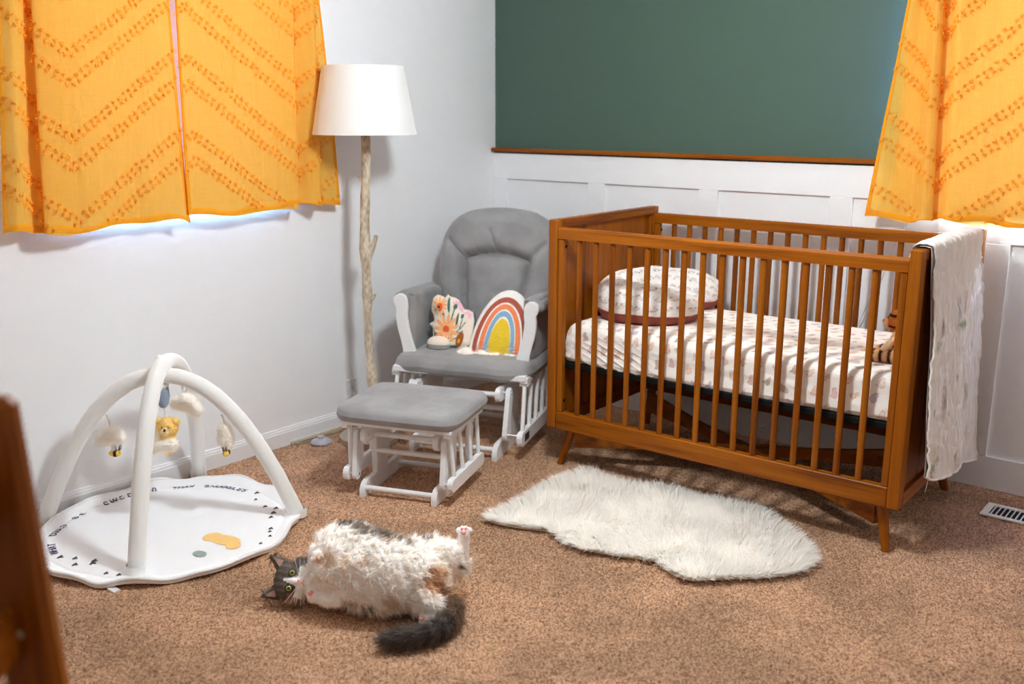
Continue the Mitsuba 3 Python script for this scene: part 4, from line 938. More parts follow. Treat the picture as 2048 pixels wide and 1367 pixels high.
for (an, rd, sc) in ((-98, .365, 1.2), (-91, .335, 1), (-84, .36, 1.1), (-79, .31, 1.2), (-77, .325, 1.3), (-62, .37, .9), (-55, .375, 1), (92, .385, 1.2), (84, .345, .8), (70, .345, 1), (64, .375, 1.1), (58, .36, 1.2), (52, .35, 1), (36, .365, 1.0), (32, .37, .8), (27, .385, .8), (18, .385, .7)):
    x, y = GX + rd * math.cos(math.radians(an)), GY + rd * math.sin(math.radians(an)); z = zmat(x, y)[2]
    ps = [sg.Point(x + dx * sc, y + dy * sc).buffer(rr_ * sc, 5) for dx, dy, rr_ in ((0, 0, .0045), (.006, .003, .003), (-.004, .006, .0028), (.002, -.006, .003))]
    add('paw_print', extr(shapely.union_all(ps).buffer(.0003), .0006, frame((0, 0, z + .001), (1, 0, 0), (0, 1, 0), (0, 0, 1))) if shapely.union_all(ps).buffer(.0003).geom_type == 'Polygon' else
        extr(shapely.union_all(ps).convex_hull, .0006, frame((0, 0, z + .001), (1, 0, 0), (0, 1, 0), (0, 0, 1))), 'm_print_brown', gym)
# plain patches standing where the mat has a printed picture
def patch(name, poly, rgb, mk_):
    mat(mk_, princ(rgb, .9)); z = zmat(poly.centroid.x, poly.centroid.y)[2]
    add(name, extr(poly, .001, frame((0, 0, z + .0015), (1, 0, 0), (0, 1, 0), (0, 0, 1))), mk_, gym)
e1 = affinity.rotate(affinity.scale(sg.Point(.655, -2.205).buffer(.03, 24), 1.9, 1.0), 12); e2 = affinity.rotate(affinity.scale(sg.Point(.600, -2.218).buffer(.026, 24), 1.0, 1.15), 0)
patch('printed_patch', e1.union(e2).union(sg.Point(.715, -2.215).buffer(.020)).buffer(.004), lin(240, 196, 124), 'm_patch')
patch('printed_patch', affinity.scale(sg.Point(.682, -2.322).buffer(.022, 20), 1.2, .85), lin(150, 164, 158), 'm_patch_b')
mat('m_gymcloth', princ((0.80, 0.79, 0.77), 0.92, sheen=.2))
def archpts(p, q, h, po, bulge, skew=0.0, n=90):
    t = np.linspace(0, 1, n); s_ = 2 * t - 1; p, q = np.array(p), np.array(q)
    w = (1 - s_ ** 2)[:, None]; sk = np.clip(s_, 0, 1)[:, None] * np.array(skew if np.ndim(skew) else (0, 0))
    xy = p + (q - p) * t[:, None] + np.array(bulge) * w + sk * w
    return np.c_[xy, h * (1 - np.abs(s_) ** po) + .004]
AB = archpts((.034, -2.525), (.675, -1.909), .538, 2.15, (0, 0))
AA = archpts((.640, -2.524), (.058, -1.912), .578, 2.3, (.006, .018), (.05, .035))
def sleeve(pts, seed):
    m = tube(pts, .0275, 28); v = np.array(m.vertices); v += np.array(trimesh.Trimesh(v, m.faces, process=False).vertex_normals) * ((meshkit.fbm(v * 55, 2, seed) - .5) * .0035)[:, None]; m.vertices = v; return m
add('arch', sleeve(AB, 1), 'm_gymcloth', gym, smooth=True); add('arch', sleeve(AA, 2), 'm_gymcloth', gym, smooth=True)
for e in (AB[0], AB[-1], AA[0], AA[-1]): add('foot_cuff', lathe([(.030, .008), (.031, .030), (.0285, .040)], 28, (e[0], e[1], 0)), 'm_gymcloth', gym, smooth=True)
add('center_band', tube(catmull([(.352, -2.216, .600), (.395, -2.235, .585), (.385, -2.245, .52), (.340, -2.212, .495), (.305, -2.190, .53), (.318, -2.195, .588)], 60, True), .011, 10, closed=True), 'm_gymcloth', gym, smooth=True)

def strap(p, q, par): add('strap', tube(catmull([p, (np.array(p) + q) / 2 + [.004, .002, 0], q], 12), .0035, 8), 'm_gymcloth', par, smooth=True)
CR = lin(252, 247, 240)
def fluffy(name, c, groups, rgb, par, n=3500, fl=.011, w=.0014):
    msh = blobs([[(tuple(np.array(c) + p), r_) for p, r_ in g] for g in groups], .0042, 5)
    vv_ = np.array(msh.vertices); msh.vertices = vv_ + np.array(msh.vertex_normals) * ((meshkit.noise(vv_ * 190, 3) - .5) * .0065)[:, None]
    kk = add(name, msh, 'm_vcol_soft', par, smooth=True, color=np.broadcast_to(rgb, (len(msh.vertices), 3)))
    addfur('pile', fluff(msh, n, fl, w, np.random.default_rng(6), seed=5), 'm_fleece', np.clip(np.broadcast_to(rgb, (n, 3)) * np.random.default_rng(1).uniform(.92, 1.06, (n, 1)), 0, 1), kk, kind='stuff')
def bee(par, c, ax):
    c, ax = np.array(c), np.array(ax) / np.linalg.norm(ax); y_ = np.cross([0, 0, 1.0], ax); y_ /= np.linalg.norm(y_)
    M = frame(c, ax, y_, np.cross(ax, y_)); b = trimesh.creation.icosphere(3, 1).apply_transform(np.diag([.022, .013, .013, 1])); v = np.array(b.vertices)
    colr = np.where((abs(v[:, :1] - .003) < .005), lin(52, 34, 28), lin(232, 196, 96))
    k = add('bee', xf(b, M), 'm_vcol_soft', par, smooth=True, color=colr, label='small yellow and brown plush bee')
    for s_ in (-1, 1):
        add('wing', xf(trimesh.creation.icosphere(2, 1).apply_transform(np.diag([.008, .003, .011, 1])).apply_translation([-.002, s_ * .006, .019]), M), 'm_white', k, smooth=True)
        add('antenna', xf(tube(catmull([(.014, s_ * .004, .010), (.017, s_ * .005, .026), (.021, s_ * .006, .027), (.020, s_ * .005, .012)], 16), .0012, 6), M), 'm_black', k, smooth=True)
    add('eye', xf(trimesh.creation.icosphere(1, .0018).apply_translation([.019, -.006, .004]), M), 'm_badge', k, smooth=True)
rx, ry = _r[0], _r[1]
def toy_cloud(name, lab, top_, c, groups, bc=None, bax=None):
    k = thing(name, lab, 'hanging toy'); strap(top_, tuple(np.array(c) + [0, 0, .030]), k); fluffy('cloud', c, groups, CR, k)
    if bc is not None:
        bee(k, bc, bax); add('bee_loop', rod(np.array(bc) + [0, 0, .010], np.array(c) + [0, 0, -.02], .0035, 8), 'm_gymcloth', k)
v3 = lambda s_, z_: (rx * s_, ry * s_, z_)
toy_cloud('cloud_bee_toy', 'fluffy white cloud toy with a hanging bee, leftmost toy of the play gym', (.214, -2.350, .404), (.219, -2.345, .322), [[(v3(-.026, -.006), .022), (v3(.010, .004), .026)], [(v3(.012, .008), .026), (v3(.028, -.004), .020)], [((.0, 0, .012), .022)]], (.224, -2.338, .262), (rx, ry, 0))
toy_cloud('cloud_bee_toy', 'fluffy white cloud toy with a small bee, rightmost toy of the play gym', (.496, -2.081, .396), (.501, -2.075, .320), [[((0, 0, .022), .020), ((0, 0, -.016), .024)], [((.006, .004, -.034), .015), ((0, 0, -.02), .02)]], (.503, -2.075, .256), (_f[0] * -1, _f[1] * -1, -.1))
k = thing('cloud_toy', 'fluffy white cloud toy hanging behind the yellow plush in the play gym', 'hanging toy')
strap((.300, -2.090, .512), (.318, -2.110, .455), k); fluffy('cloud', (.325, -2.112, .402), [[(v3(-.030, .010), .022), (v3(.012, .010), .028)], [(v3(.010, .008), .026), (v3(.036, -.018), .022)], [(v3(0, .02), .024)]], CR, k)
k = thing('balloon_teddy_toy', 'small fluffy yellow teddy bear on a cloud hanging below a blue-grey fabric balloon', 'hanging toy')
BX, BY = .352, -2.214
mat('m_blue', princ(lin(142, 156, 178), .85, sheen=.3))
add('balloon', lathe([(0, .424), (.010, .426), (.019, .440), (.0235, .462), (.0225, .490), (.0205, .504), (0, .504)], 24, (BX, BY, 0)), 'm_blue', k, smooth=40)
add('collar', lathe([(.0215, .500), (.0235, .503), (.0235, .510), (.0215, .513), (0, .513)], 24, (BX, BY, 0)), 'm_gymcloth', k, smooth=40)
strap((BX, BY, .426), (BX + .004, BY, .392), k)
YE = lin(250, 224, 150)
hc = np.array([BX + .006, BY + .006, .352])
tf = -_f * np.array([1, 1, .6]); tf = tf / np.linalg.norm(tf); 
fluffy('head', hc, [[((0, 0, 0), .033)], [(v3(-.030, .022), .011)], [(v3(.030, .022), .011)]], YE, k, 4500, .009, .0012)
fluffy('muzzle', hc + tf * .026 + np.array([0, 0, -.009]), [[((0, 0, 0), .0155)]], lin(252, 238, 196), k, 900, .005, .0011)
for s_ in (-1, 1): add('eye', trimesh.creation.icosphere(1, .0026).apply_translation(hc + tf * .037 + np.array(v3(s_ * .011 + .004, .005))), 'm_badge', k, smooth=True)
add('nose', trimesh.creation.icosphere(2, .0050).apply_translation(hc + tf * .047 + np.array(v3(.005, -.003))), 'm_badge', k, smooth=True)
fluffy('body', (BX, BY, .306), [[(v3(.006, .014), .024), (v3(0, -.012), .024)], [(v3(.012, -.018), .014), (v3(.004, -.042), .013)]], YE, k, 2500, .008, .0012)
fluffy('cloud', np.array([BX, BY, .288]) + tf * .018, [[(v3(-.058, -.008), .020), (v3(-.02, 0), .026)], [(v3(-.02, 0), .026), (v3(.022, .004), .022)]], CR, k, 3500)
# ------------------------------------------------------------------ white sheepskin-shaped rug
ol = np.array([[1.225, -1.5], [1.23, -1.375], [1.223, -1.244], [1.204, -1.089], [1.217, -0.947], [1.248, -0.884], [1.339, -0.907], [1.441, -0.917], [1.523, -0.873], [1.607, -0.849], [1.697, -0.864], [1.781, -0.848], [1.851, -0.807], [1.942, -0.824], [2.058, -0.891], [2.156, -0.958], [2.23, -1.034], [2.264, -1.096], [2.263, -1.168], [2.236, -1.236], [2.181, -1.304], [2.125, -1.357], [2.078, -1.403], [2.028, -1.452], [1.973, -1.462], [1.922, -1.448], [1.865, -1.416], [1.8, -1.437], [1.746, -1.457], [1.663, -1.484], [1.592, -1.492], [1.525, -1.468], [1.459, -1.45], [1.391, -1.478], [1.331, -1.499], [1.27, -1.511]])
rug = thing('fur_rug', 'fluffy white sheepskin-shaped rug on the carpet in front of the crib', 'rug')
op = sg.Polygon(catmull(ol, 260, True)).buffer(-.012)
mat('m_backing', princ(lin(236, 222, 196), .9))
add('backing', extr(op, .009, frame((0, 0, .002), (1, 0, 0), (0, 1, 0), (0, 0, 1))), 'm_backing', rug)
rng = np.random.default_rng(31); NH = 60000
mnx, mny, mxx, mxy = op.bounds
pts = rng.uniform((mnx, mny), (mxx, mxy), (NH * 3, 2)); pts = pts[shapely.contains_xy(op, pts[:, 0], pts[:, 1])][:NH]
# extra hairs all along the rim
ex = np.array(op.exterior.coords); lr = shapely.LineString(ex); q = np.array([lr.interpolate(t, True).coords[0] for t in np.linspace(0, 1, 3500)]); pts = np.vstack([pts, np.repeat(q, 3, 0)])
bd = segdist(pts, ex[::3]); 
cen = np.array(op.centroid.coords[0]); 
g = []
for e in ((.004, 0), (0, .004)): g.append((segdist(pts + e, ex[::4]) - segdist(pts - e, ex[::4])) / .008)
outw = -np.stack(g, 1); nrm_ = np.linalg.norm(outw, axis=1, keepdims=True); outw = outw / np.maximum(nrm_, .3)
outw[bd < .002] = (pts[bd < .002] - np.array([cen])) ; outw /= np.maximum(np.linalg.norm(outw, axis=1, keepdims=True), 1e-6)
P3 = np.c_[pts, 0 * bd]
fl = np.stack([meshkit.fbm(P3 * 9, 2, 1) - .5, meshkit.fbm(P3 * 9, 2, 2) - .5], 1) * 2.6 + np.array([-.05, .10])
k_ = np.exp(-bd / .05)[:, None]
d = np.c_[outw * k_ * .95 + fl * (1 - k_) * .9, np.full(len(pts), .75)]; d /= np.linalg.norm(d, axis=1, keepdims=True)
# locks: hairs lean with their tuft
cell = np.floor(pts / .016); h_ = np.stack([np.sin(cell[:, 0] * 12.9 + cell[:, 1] * 78.2) , np.sin(cell[:, 0] * 39.3 + cell[:, 1] * 11.1)], 1); d[:, :2] += h_ * .22 + ((cell + .5) * .016 - pts) / .016 * .30
nrm3 = np.c_[d[:, :2] * .35, np.ones(len(d))]; nrm3 /= np.linalg.norm(nrm3, axis=1, keepdims=True)
fr = fur(np.c_[pts, np.full(len(pts), .010)], d, np.where(bd < .03, .048, .042), .0021, rng, normals=nrm3, segs=3, jitter=.12, bend=.22, droop=.22)
tone = (lin(237, 232, 225) * rng.uniform(.93, 1.04, (len(pts), 1)) * (1 - .10 * meshkit.fbm(P3 * 14, 2, 7)[:, None])).clip(0, 1)
mat('m_furwhite', princ(VCOL, .85, specular=.15, sheen=.5))
fr[0][:, 2] = np.maximum(fr[0][:, 2], .004)
addfur('pile', fr, 'm_furwhite', tone, rug, kind='stuff')

# ------------------------------------------------------------------ long-haired cat lying on its back
def V(*p): return np.array(p, float)
J = {k: V(*p) for k, p in dict(neck=(1.2018, -2.2817, .075), head=(1.1519, -2.3227, .075), chest=(1.2536, -2.2221, .104), belly=(1.3597, -2.1909, .119), hip=(1.4702, -2.1138, .100), belly2=(1.287, -2.2133, .124), belly3=(1.4235, -2.1559, .113),
    shF=(1.2157, -2.2006, .125), elF=(1.1560, -2.2140, .125), pawF=(1.272, -2.305, .176), shN=(1.3247, -2.2673, .085), elN=(1.338, -2.300, .062), pawN=(1.264, -2.319, .060),
    hipF=(1.4143, -2.0317, .115), kneeF=(1.4974, -2.0071, .140), hockF=(1.5135, -1.9688, .085), pawFm=(1.5221, -1.961, .1445), pawFh=(1.5243, -1.9591, .200),
    hipN=(1.4754, -2.1458, .085), kneeN=(1.5602, -2.1531, .070), hockN=(1.592, -2.142, .034), pawNh=(1.580, -2.178, .030)).items()}
tail = catmull([(1.5247, -2.085, .065), (1.5838, -2.0812, .05), (1.6279, -2.1268, .042), (1.6488, -2.1969, .040), (1.6341, -2.259, .038), (1.5993, -2.3038, .036), (1.5716, -2.3343, .034)], 22)
# head frame: crown to the left, eyes one above the other, face towards the room
fwd = CAM - J['head']; fwd /= np.linalg.norm(fwd)
crown = -_r * .985 + _u * .17; crown = crown - fwd * (crown @ fwd); crown /= np.linalg.norm(crown); eyax = np.cross(crown, fwd)      # eyax points down the picture
HS = 1.16
HM = frame(J['head'] + fwd * .008 + _r * .008 - _u * .006, eyax * HS, crown * HS, fwd * HS)
hp = lambda x, y, z: (HM @ np.array([x, y, z, 1.0]))[:3]
grp = [[(J['neck'], .050), (J['chest'], .088)], [(J['chest'], .090), (J['belly2'], .114)], [(J['belly2'], .114), (J['belly'], .113)], [(J['belly'], .113), (J['belly3'], .105)], [(J['belly3'], .105), (J['hip'], .088)],
       [(J['shF'], .038), (J['elF'], .026)], [(J['elF'], .024), (J['pawF'], .017)], [(J['pawF'], .019)],
       [(J['shN'], .040), (J['elN'], .025)], [(J['elN'], .025), (J['pawN'], .020)], [(J['pawN'], .024)],
       [(J['hipF'], .058), (J['kneeF'], .042)], [(J['kneeF'], .038), (J['hockF'], .023)], [(J['hockF'], .021), (J['pawFm'], .018)], [(J['pawFm'], .018), (J['pawFh'], .016)], [(J['pawFh'], .018)],
       [(J['hipN'], .054), (J['kneeN'], .036)], [(J['kneeN'], .035), (J['hockN'], .025)], [(J['hockN'], .024), (J['pawNh'], .022)], [(J['pawNh'], .024)],
       [(hp(0, .004, -.012), .049), (J['neck'], .045)], [(hp(-.012, .010, 0), .038), (hp(.012, .010, 0), .038)], [(hp(-.034, -.016, .000), .029), (hp(.034, -.016, .000), .029)],
       [(hp(-.009, -.023, .030), .0145), (hp(.009, -.023, .030), .0145)], [(hp(0, -.036, .022), .013), (hp(0, -.030, .02), .013)], [(hp(0, .004, .028), .012), (hp(0, -.016, .038), .008)]]
for s_ in (-1, 1):
    grp.append([(hp(s_ * .020, .036, -.004), .008), (hp(s_ * .046, .026, -.008), .008), (hp(s_ * .050, .066, .000), .0028), (hp(s_ * .036, .040, -.016), .006)])
# toes
def toes(c, fdir, spread, r_=.0085):
    fdir = np.array(fdir) / np.linalg.norm(fdir); spread = np.array(spread) / np.linalg.norm(spread)
    return [[(c, r_), (c + fdir * (.017 - .004 * abs(i)) + spread * i * .0105, r_)] for i in (-1.5, -.5, .5, 1.5)]
grp += toes(J['pawFh'], (0.02, 0.02, 1), _r) + toes(J['pawNh'], (-.5, -.75, .05), (.75, -.5, 0), .009) + toes(J['pawN'], (-.85, -.45, 0), _u, .009) + toes(J['pawF'], (.4, -.8, .1), (.7, .4, .3), .007)
tr = np.interp(np.linspace(0, 1, len(tail)), [0, .2, .8, 1], [.024, .024, .021, .012])
for i in range(len(tail) - 1): grp.append([(tail[i], tr[i]), (tail[i + 1], tr[i + 1])])
for g in grp:                       # nothing below the carpet
    for j, (p, r_) in enumerate(g): p = np.array(p, float); p[2] = max(p[2], r_ + .002); g[j] = (p, r_)
cm_ = blobs(grp, .0065, 9)
_v = np.array(cm_.vertices); _h = (_v - HM[:3, 3]) @ HM[:3, :3] / HS ** 2
_m = np.clip((np.linalg.norm(_h, axis=1) - .075) / .03, 0, 1) * np.clip((np.min(np.linalg.norm(_v[:, None] - tail[None], axis=2), axis=1) - .03) / .03, 0, 1)
for _k in ('pawF', 'pawN', 'elF', 'pawFm', 'pawFh', 'pawNh', 'hockF', 'hockN'): _m = _m * np.clip((np.linalg.norm(_v - J[_k], axis=1) - .028) / .02, 0, 1)
_v = _v + np.array(cm_.vertex_normals) * (_m * ((meshkit.fbm(_v * 34, 3, 11) - .5) * .030 + (np.abs(meshkit.noise(_v * 60, 5) - .5)) * .012))[:, None]; _v[:, 2] = np.maximum(_v[:, 2], .002); cm_.vertices = _v
W_, DK, GB, TN, CRW = lin(250, 247, 244), lin(84, 74, 68), lin(122, 108, 98), lin(214, 170, 132), lin(236, 218, 200)
spots = [((1.260, -2.190, .205), .034, DK), ((1.302, -2.178, .225), .044, GB), ((1.342, -2.158, .222), .050, GB), ((1.384, -2.140, .217), .048, lin(112, 96, 84)), ((1.424, -2.122, .205), .044, lin(128, 108, 92)), ((1.417, -2.165, .219), .019, lin(176, 144, 118)), ((1.366, -2.182, .230), .014, GB), ((1.332, -2.196, .236), .012, GB),
         ((1.214, -2.150, .10), .042, DK), ((1.30, -2.06, .08), .07, DK), ((1.40, -1.99, .08), .06, DK), ((1.4258, -2.022, .170), .020, DK),
         ((1.548, -2.118, .138), .026, TN), ((1.553, -2.144, .111), .030, TN), ((1.548, -2.087, .129), .026, TN), ((1.556, -2.107, .090), .030, lin(190, 138, 102)),
         ((1.417, -2.261, .054), .020, lin(120, 106, 96)), ((1.487, -2.230, .072), .026, lin(226, 204, 184)), ((1.377, -2.285, .050), .022, lin(206, 190, 178)), ((1.285, -2.313, .175), .018, lin(228, 194, 166)), ((1.534, -1.999, .111), .013, DK), ((1.20, -2.27, .105), .03, lin(236, 214, 192)),
         ((1.358, -2.289, .181), .024, lin(236, 218, 200)), ((1.40, -2.262, .175), .020, lin(236, 218, 202)), ((1.31, -2.285, .17), .03, lin(234, 214, 194))]
tl = trimesh.proximity
SPOTS = [(np.array(cm_.vertices)[np.argmin(np.linalg.norm(np.array(cm_.vertices) - np.array(q), axis=1))], r_, rgb) for q, r_, rgb in spots]
def cat_color(p, rng_=None):
    p = np.asarray(p); c = np.broadcast_to(W_, p.shape).copy()
    n1 = meshkit.fbm(p * 26, 3, 3)[:, None]; c = c * (1 - .5 * np.clip(n1 - .5, 0, 1)) + CRW * .5 * np.clip(n1 - .5, 0, 1)
    for q, r_, rgb in SPOTS:
        d_ = np.linalg.norm(p - np.array(q), axis=1) / r_ + (meshkit.fbm(p * 60, 2, 9) - .5) * .9
        f = np.clip((1.05 - d_) / .35, 0, 1)[:, None]; c = c * (1 - f) + rgb * f
    h = (p - HM[:3, 3]) @ HM[:3, :3] / HS ** 2                                   # head coordinates: x across the eyes, y to the crown, z forward
    hd = (np.linalg.norm((h - [0, .006, 0]) / [.078, .066, .066], axis=1) < 1) | ((h[:, 1] > .018) & (np.linalg.norm(h, axis=1) < .105))
    ax = np.abs(h[:, 0]); white = (h[:, 1] < -.012 - .25 * np.maximum(ax - .014, 0) * (h[:, 0] > 0) * 0) & (ax < .040) | (ax < .0035 + .30 * np.maximum(.016 - h[:, 1], 0)) & (h[:, 2] > .015) & (h[:, 1] < .022)
    white |= (h[:, 1] < -.034)
    tone = DK * (.8 + .7 * meshkit.fbm(p * 130, 2, 4)[:, None]); tone = np.where((np.sin(h[:, :1] * 420) > .75) & (h[:, 1:2] > .010), GB, tone)
    tone = np.where((ax > .030)[:, None] & (h[:, 1:2] < .004) & (h[:, :1] < 0), lin(150, 112, 84), tone)
    c = np.where((hd & ~white)[:, None], tone, c)
    dt = np.min(np.linalg.norm(p[:, None] - tail[None], axis=2), axis=1); it = np.argmin(np.linalg.norm(p[:, None] - tail[None], axis=2), axis=1) / len(tail)
    tcol = np.where((it < .22)[:, None], lin(176, 132, 98), np.where((it < .40)[:, None], lin(118, 92, 76), DK)) * (.85 + .25 * np.sin(it * 60))[:, None]
    ist = (dt < .036) & (it > .06); c = np.where(ist[:, None], tcol, c)
    return c.clip(0, 1)
cat = thing('cat', 'long-haired white and grey-brown cat lying belly up on the carpet, looking at the camera', 'cat')
add('body', cm_, 'm_vcol', cat, smooth=True, color=cat_color(cm_.vertices))
rng = np.random.default_rng(77); NC = 52000
p, fi = trimesh.sample.sample_surface(cm_, NC, seed=12); p = np.array(p); nn = np.array(cm_.face_normals[fi])
hl = (p - HM[:3, 3]) @ HM[:3, :3] / HS ** 2; onhead = np.linalg.norm(hl - [0, .004, 0], axis=1) < .070
keep = ~((np.linalg.norm(np.abs(hl[:, :2]) - [.0195, .004], axis=1) < .0105) & (hl[:, 2] > .02)) & ~((np.hypot(hl[:, 0], hl[:, 1] + .017) < .006) & (hl[:, 2] > .02))
p, nn, hl, onhead = p[keep], nn[keep], hl[keep], onhead[keep]
dt = np.min(np.linalg.norm(p[:, None] - tail[None], axis=2), axis=1); ontail = dt < .034
paws = np.min(np.stack([np.linalg.norm(p - J[k], axis=1) for k in ('pawF', 'pawN', 'pawFh', 'pawNh', 'pawFm')]), axis=0) < .034
ax_ = J['hip'] - J['chest']; ax_ /= np.linalg.norm(ax_)
flow = np.where(onhead[:, None], (p - hp(0, -.017, .04)), ax_ + .9 * (np.stack([meshkit.fbm(p * 17, 2, s_) for s_ in (1, 2, 3)], 1) - .5) * 2)
td = np.gradient(tail, axis=0); ti = np.argmin(np.linalg.norm(p[:, None] - tail[None], axis=2), axis=1)
flow = np.where(ontail[:, None], td[ti], flow); flow = flow - nn * np.sum(flow * nn, 1, keepdims=True); flow /= np.linalg.norm(flow, axis=1, keepdims=True) + 1e-9
L = np.where(ontail, .030, np.where(paws, .007, np.where(onhead, np.where(hl[:, 1] < -.02, .012, .009), .027)))
L = np.where(onhead & (np.abs(hl[:, 0]) > .038) & (hl[:, 1] < .01), .022, L); L = np.where(onhead & (hl[:, 1] > .045), .005, L)
arm_ = np.min(np.stack([segdist(np.c_[p[:, 0], p[:, 1], p[:, 2]], np.array([J[a], J[b]])) for a, b in (('elN', 'pawN'), ('elF', 'pawF'))]), axis=0) < .036
L = np.where(arm_ & ~onhead, .010, L)
cl_ = np.floor(p / .017); lk = np.stack([np.sin(cl_ @ np.array(q)) for q in ([12.9, 78.2, 37.7], [39.3, 11.1, 83.2], [73.1, 52.2, 9.1])], 1)
d = flow * .9 + nn * np.where(onhead, .35, .62)[:, None] + (lk * .45 + ((cl_ + .5) * .017 - p) / .017 * .55) * np.where(onhead | paws | ontail | arm_, .08, 1.0)[:, None]; d /= np.linalg.norm(d, axis=1, keepdims=True)
fr = fur(p - nn * .001, d, L, .0019, rng, normals=(nn + np.array([.25, 0, .45])) * .8, segs=3, jitter=.18, bend=.30, droop=.12)
fr[0][:, 2] = np.maximum(fr[0][:, 2], .001)
lt = (np.sin(cl_ @ np.array([17.3, 91.7, 43.1])) * .5 + .5)[:, None]; fc_ = cat_color(p) * rng.uniform(.86, 1.08, (len(p), 1)); fc_ = np.where((onhead | ontail)[:, None], fc_, fc_ * (1 - lt * (1 - np.array([.95, .89, .82])))).clip(0, 1)
addfur('fur', fr, 'm_furwhite', fc_, cat, kind='stuff')
mat('m_eye', princ(VCOL, .08, specular=.6, clearcoat=1.0))
for s_ in (-1, 1):
    e = trimesh.creation.icosphere(4, .0098); v = np.array(e.vertices); rr_ = np.hypot(v[:, 0], v[:, 1]) / .0098; fz = v[:, 2] > 0
    colr = np.where((rr_ < .40)[:, None], lin(12, 12, 10), np.where((rr_ < .70)[:, None], lin(150, 158, 66), lin(26, 22, 20))); colr = np.where(fz[:, None], colr, lin(26, 22, 20))
    add('eye', xf(e.apply_translation([s_ * .0195, .004, .0292]), HM), 'm_eye', cat, smooth=True, color=colr, label='yellow-green eye with a dark rim')
PK = lin(226, 150, 146); mat('m_pink', princ(PK, .6))
nz = extr(sg.Polygon([(-.0055, .003), (.0055, .003), (.0018, -.0035), (-.0018, -.0035)]).buffer(.0012), .006, HM @ frame((0, -.0165, .0425), (1, 0, 0), (0, 1, 0), (0, 0, 1)))
add('nose', nz, 'm_pink', cat)
add('mouth', xf(tube(catmull([(-.008, -.031, .0425), (-.003, -.0275, .0455), (0, -.0225, .0462), (.003, -.0275, .0455), (.008, -.031, .0425)], 20), .0008, 6), HM), 'm_pink', cat, smooth=True)
mat('m_ear', princ(lin(176, 140, 128), .8))
for s_ in (-1, 1):
    add('inner_ear', xf(trimesh.Trimesh([(s_ * .027, .037, .0055), (s_ * .046, .031, .0025), (s_ * .0487, .0600, .0045)], [[0, 1, 2]], process=False), HM), 'm_ear', cat)
for c, n_, k in ((J['pawFh'] + [0, 0, .012], -_f, 5), (J['pawNh'] + V(-.012, -.018, .006), V(.3, -.6, .5), 5), (J['pawN'] + V(-.012, -.012, .014), -_f, 3)):
    n_ = n_ / np.linalg.norm(n_); a1 = np.cross(n_, [0, 0, 1.0]); a1 /= np.linalg.norm(a1); a2 = np.cross(n_, a1)
    offs = [(0, 0, .0075)] + [(math.cos(t) * .0125, math.sin(t) * .0125, .0042) for t in np.linspace(-2.6, -.55, 4)]
    for (u_, w_, r_) in offs[:k]:
        q = c + a1 * u_ + a2 * w_; hit = trimesh.proximity.closest_point(cm_, [q + n_ * .03])[0][0]
        add('paw_pad', trimesh.creation.icosphere(2, r_).apply_transform(np.diag([1, 1, .8, 1])).apply_translation(hit + n_ * (-.15 * r_)), 'm_pink', cat, smooth=True)
mat('m_whisker', princ((.85, .85, .85), .4))
for s_ in (-1, 1):
    for i in range(4):
        a = hp(s_ * .013, -.024 + .003 * i, .040); b = hp(s_ * .058, -.034 + .014 * i, .046); add('whisker', tube(catmull([a, (a + b) / 2 + fwd * .006, b], 8), [.0005] * 7 + [.0001], 4), 'm_whisker', cat)

# ------------------------------------------------------------------ floor register, blind cord, wooden chair in the near left corner
vt = thing('floor_vent', 'white metal floor register set in the carpet by the back wall', 'floor vent')
x0, x1, y0, y1 = 2.573, 2.895, -.311, -.178
add('frame', extr(sg.box(x0, y0, x1, y1).difference(sg.box(x0 + .024, y0 + .020, x1 - .024, y1 - .020)), .006, frame((0, 0, .002), (1, 0, 0), (0, 1, 0), (0, 0, 1)), .001), 'm_white', vt)
add('duct', cbox((x0 + .02, y0 + .016, -.012), (x1 - .02, y1 - .016, .0025), .0005), 'm_black', vt)
i = 0; x = x0 + .032
while x < x1 - .028:
    add('slat', xf(cbox((-.0038, y0 + .018, -.0008), (.0038, y1 - .018, .0008), .0003), frame((x, 0, .0052), (math.cos(.5), 0, math.sin(.5)), (0, 1, 0), (-math.sin(.5), 0, math.cos(.5)))), 'm_white', vt); x += .0165
mat('m_whitecord', princ((.75, .75, .76), .5))
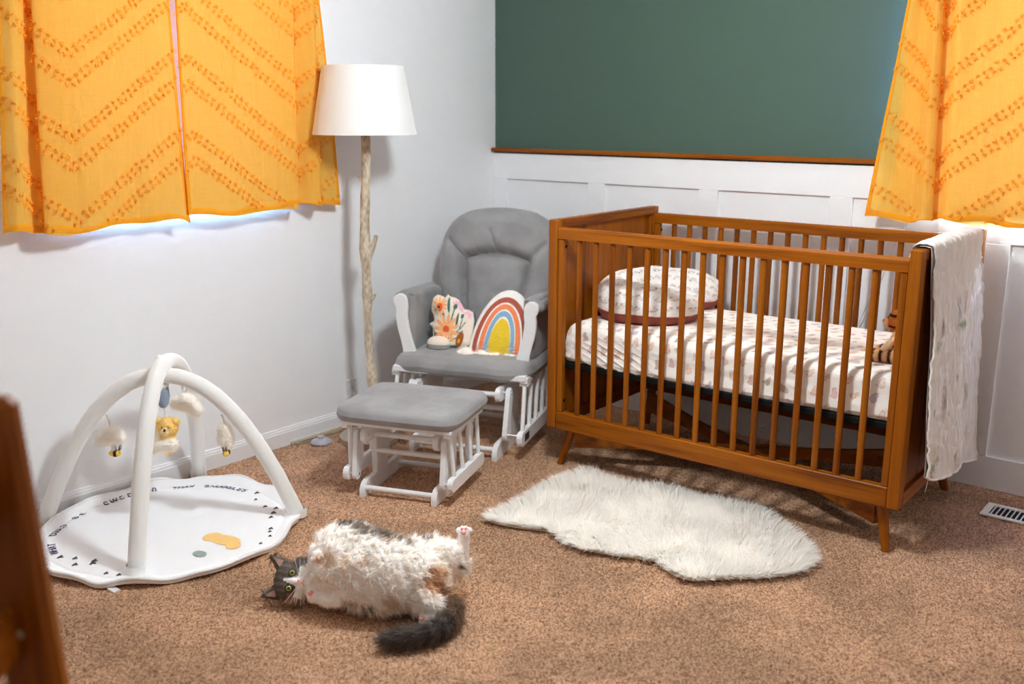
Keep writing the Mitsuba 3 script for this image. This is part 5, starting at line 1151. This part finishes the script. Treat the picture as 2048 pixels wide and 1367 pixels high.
add('blind_cord', tube(catmull([(2.215, -.055, 1.12), (2.165, -.040, 1.06), (2.132, -.024, 1.005), (2.084, -.023, .90), (2.03, -.024, .75), (1.979, -.024, .60), (1.90, -.023, .42), (1.80, -.024, .27), (1.66, -.026, .13), (1.56, -.035, .045), (1.50, -.05, .006)], 120), .0022, 8), 'm_whitecord', None, smooth=True, label='thin white cord running down the wainscot behind the crib from the right window', cat='cord')

ch = thing('wooden_chair', 'dark orange-brown wooden chair post, blurred in the near left corner of the photo', 'chair')
fh = np.array([math.sin(YAW), math.cos(YAW), 0]); rh = np.array([math.cos(YAW), -math.sin(YAW), 0])
E0 = V(2.1696, -3.4837, 0)                                        # right edge of the near post at the top
def CPT(r_, f_, z_): return np.array([E0[0], E0[1], 0]) + rh * r_ + fh * f_ + np.array([0, 0, z_])
lean_ = lambda z_: (1.088 - z_) * .0608
def post(f_):
    a, b = CPT(lean_(0) - .037, f_, 0), CPT(lean_(1.088) - .037, f_, 1.088)
    return xf(cbox((-.037, -.016, 0), (.037, .016, np.linalg.norm(b - a)), .009), frame(a, rh - np.array([0, 0, 1]) * 0, fh, (b - a) / np.linalg.norm(b - a)))
add('back_post', post(.016), 'm_wood_z', ch, smooth=False); add('back_post', post(-.42), 'm_wood_z', ch)
for z_ in (.60, .78, .96):
    add('back_slat', bar(CPT(lean_(z_) - .05, -.41, z_), CPT(lean_(z_) - .05, .01, z_), .016, .075, .004), 'm_wood_y', ch)
add('seat', xf(cbox((0, -.44, .425), (.44, .035, .455), .008), frame(CPT(lean_(.44) - .074, 0, 0), rh, fh, (0, 0, 1))), 'm_wood_x', ch)
for f_ in (.012, -.40): add('front_leg', bar(CPT(.37, f_, 0), CPT(.37, f_, .428), .036, .036, .004, up=tuple(fh)), 'm_wood_z', ch)
for f_ in (.012, -.40): add('side_rail', bar(CPT(lean_(.2) - .03, f_, .20), CPT(.37, f_, .20), .018, .03, .003), 'm_wood_x', ch)
add('screw_plug', xf(lathe([(0, .0015), (.006, .0012), (.0068, 0)], 16), frame(CPT(lean_(.777) - .042, .0, .777), rh, (0, 0, 1), -fh)), 'm_champagne', ch, smooth=True)
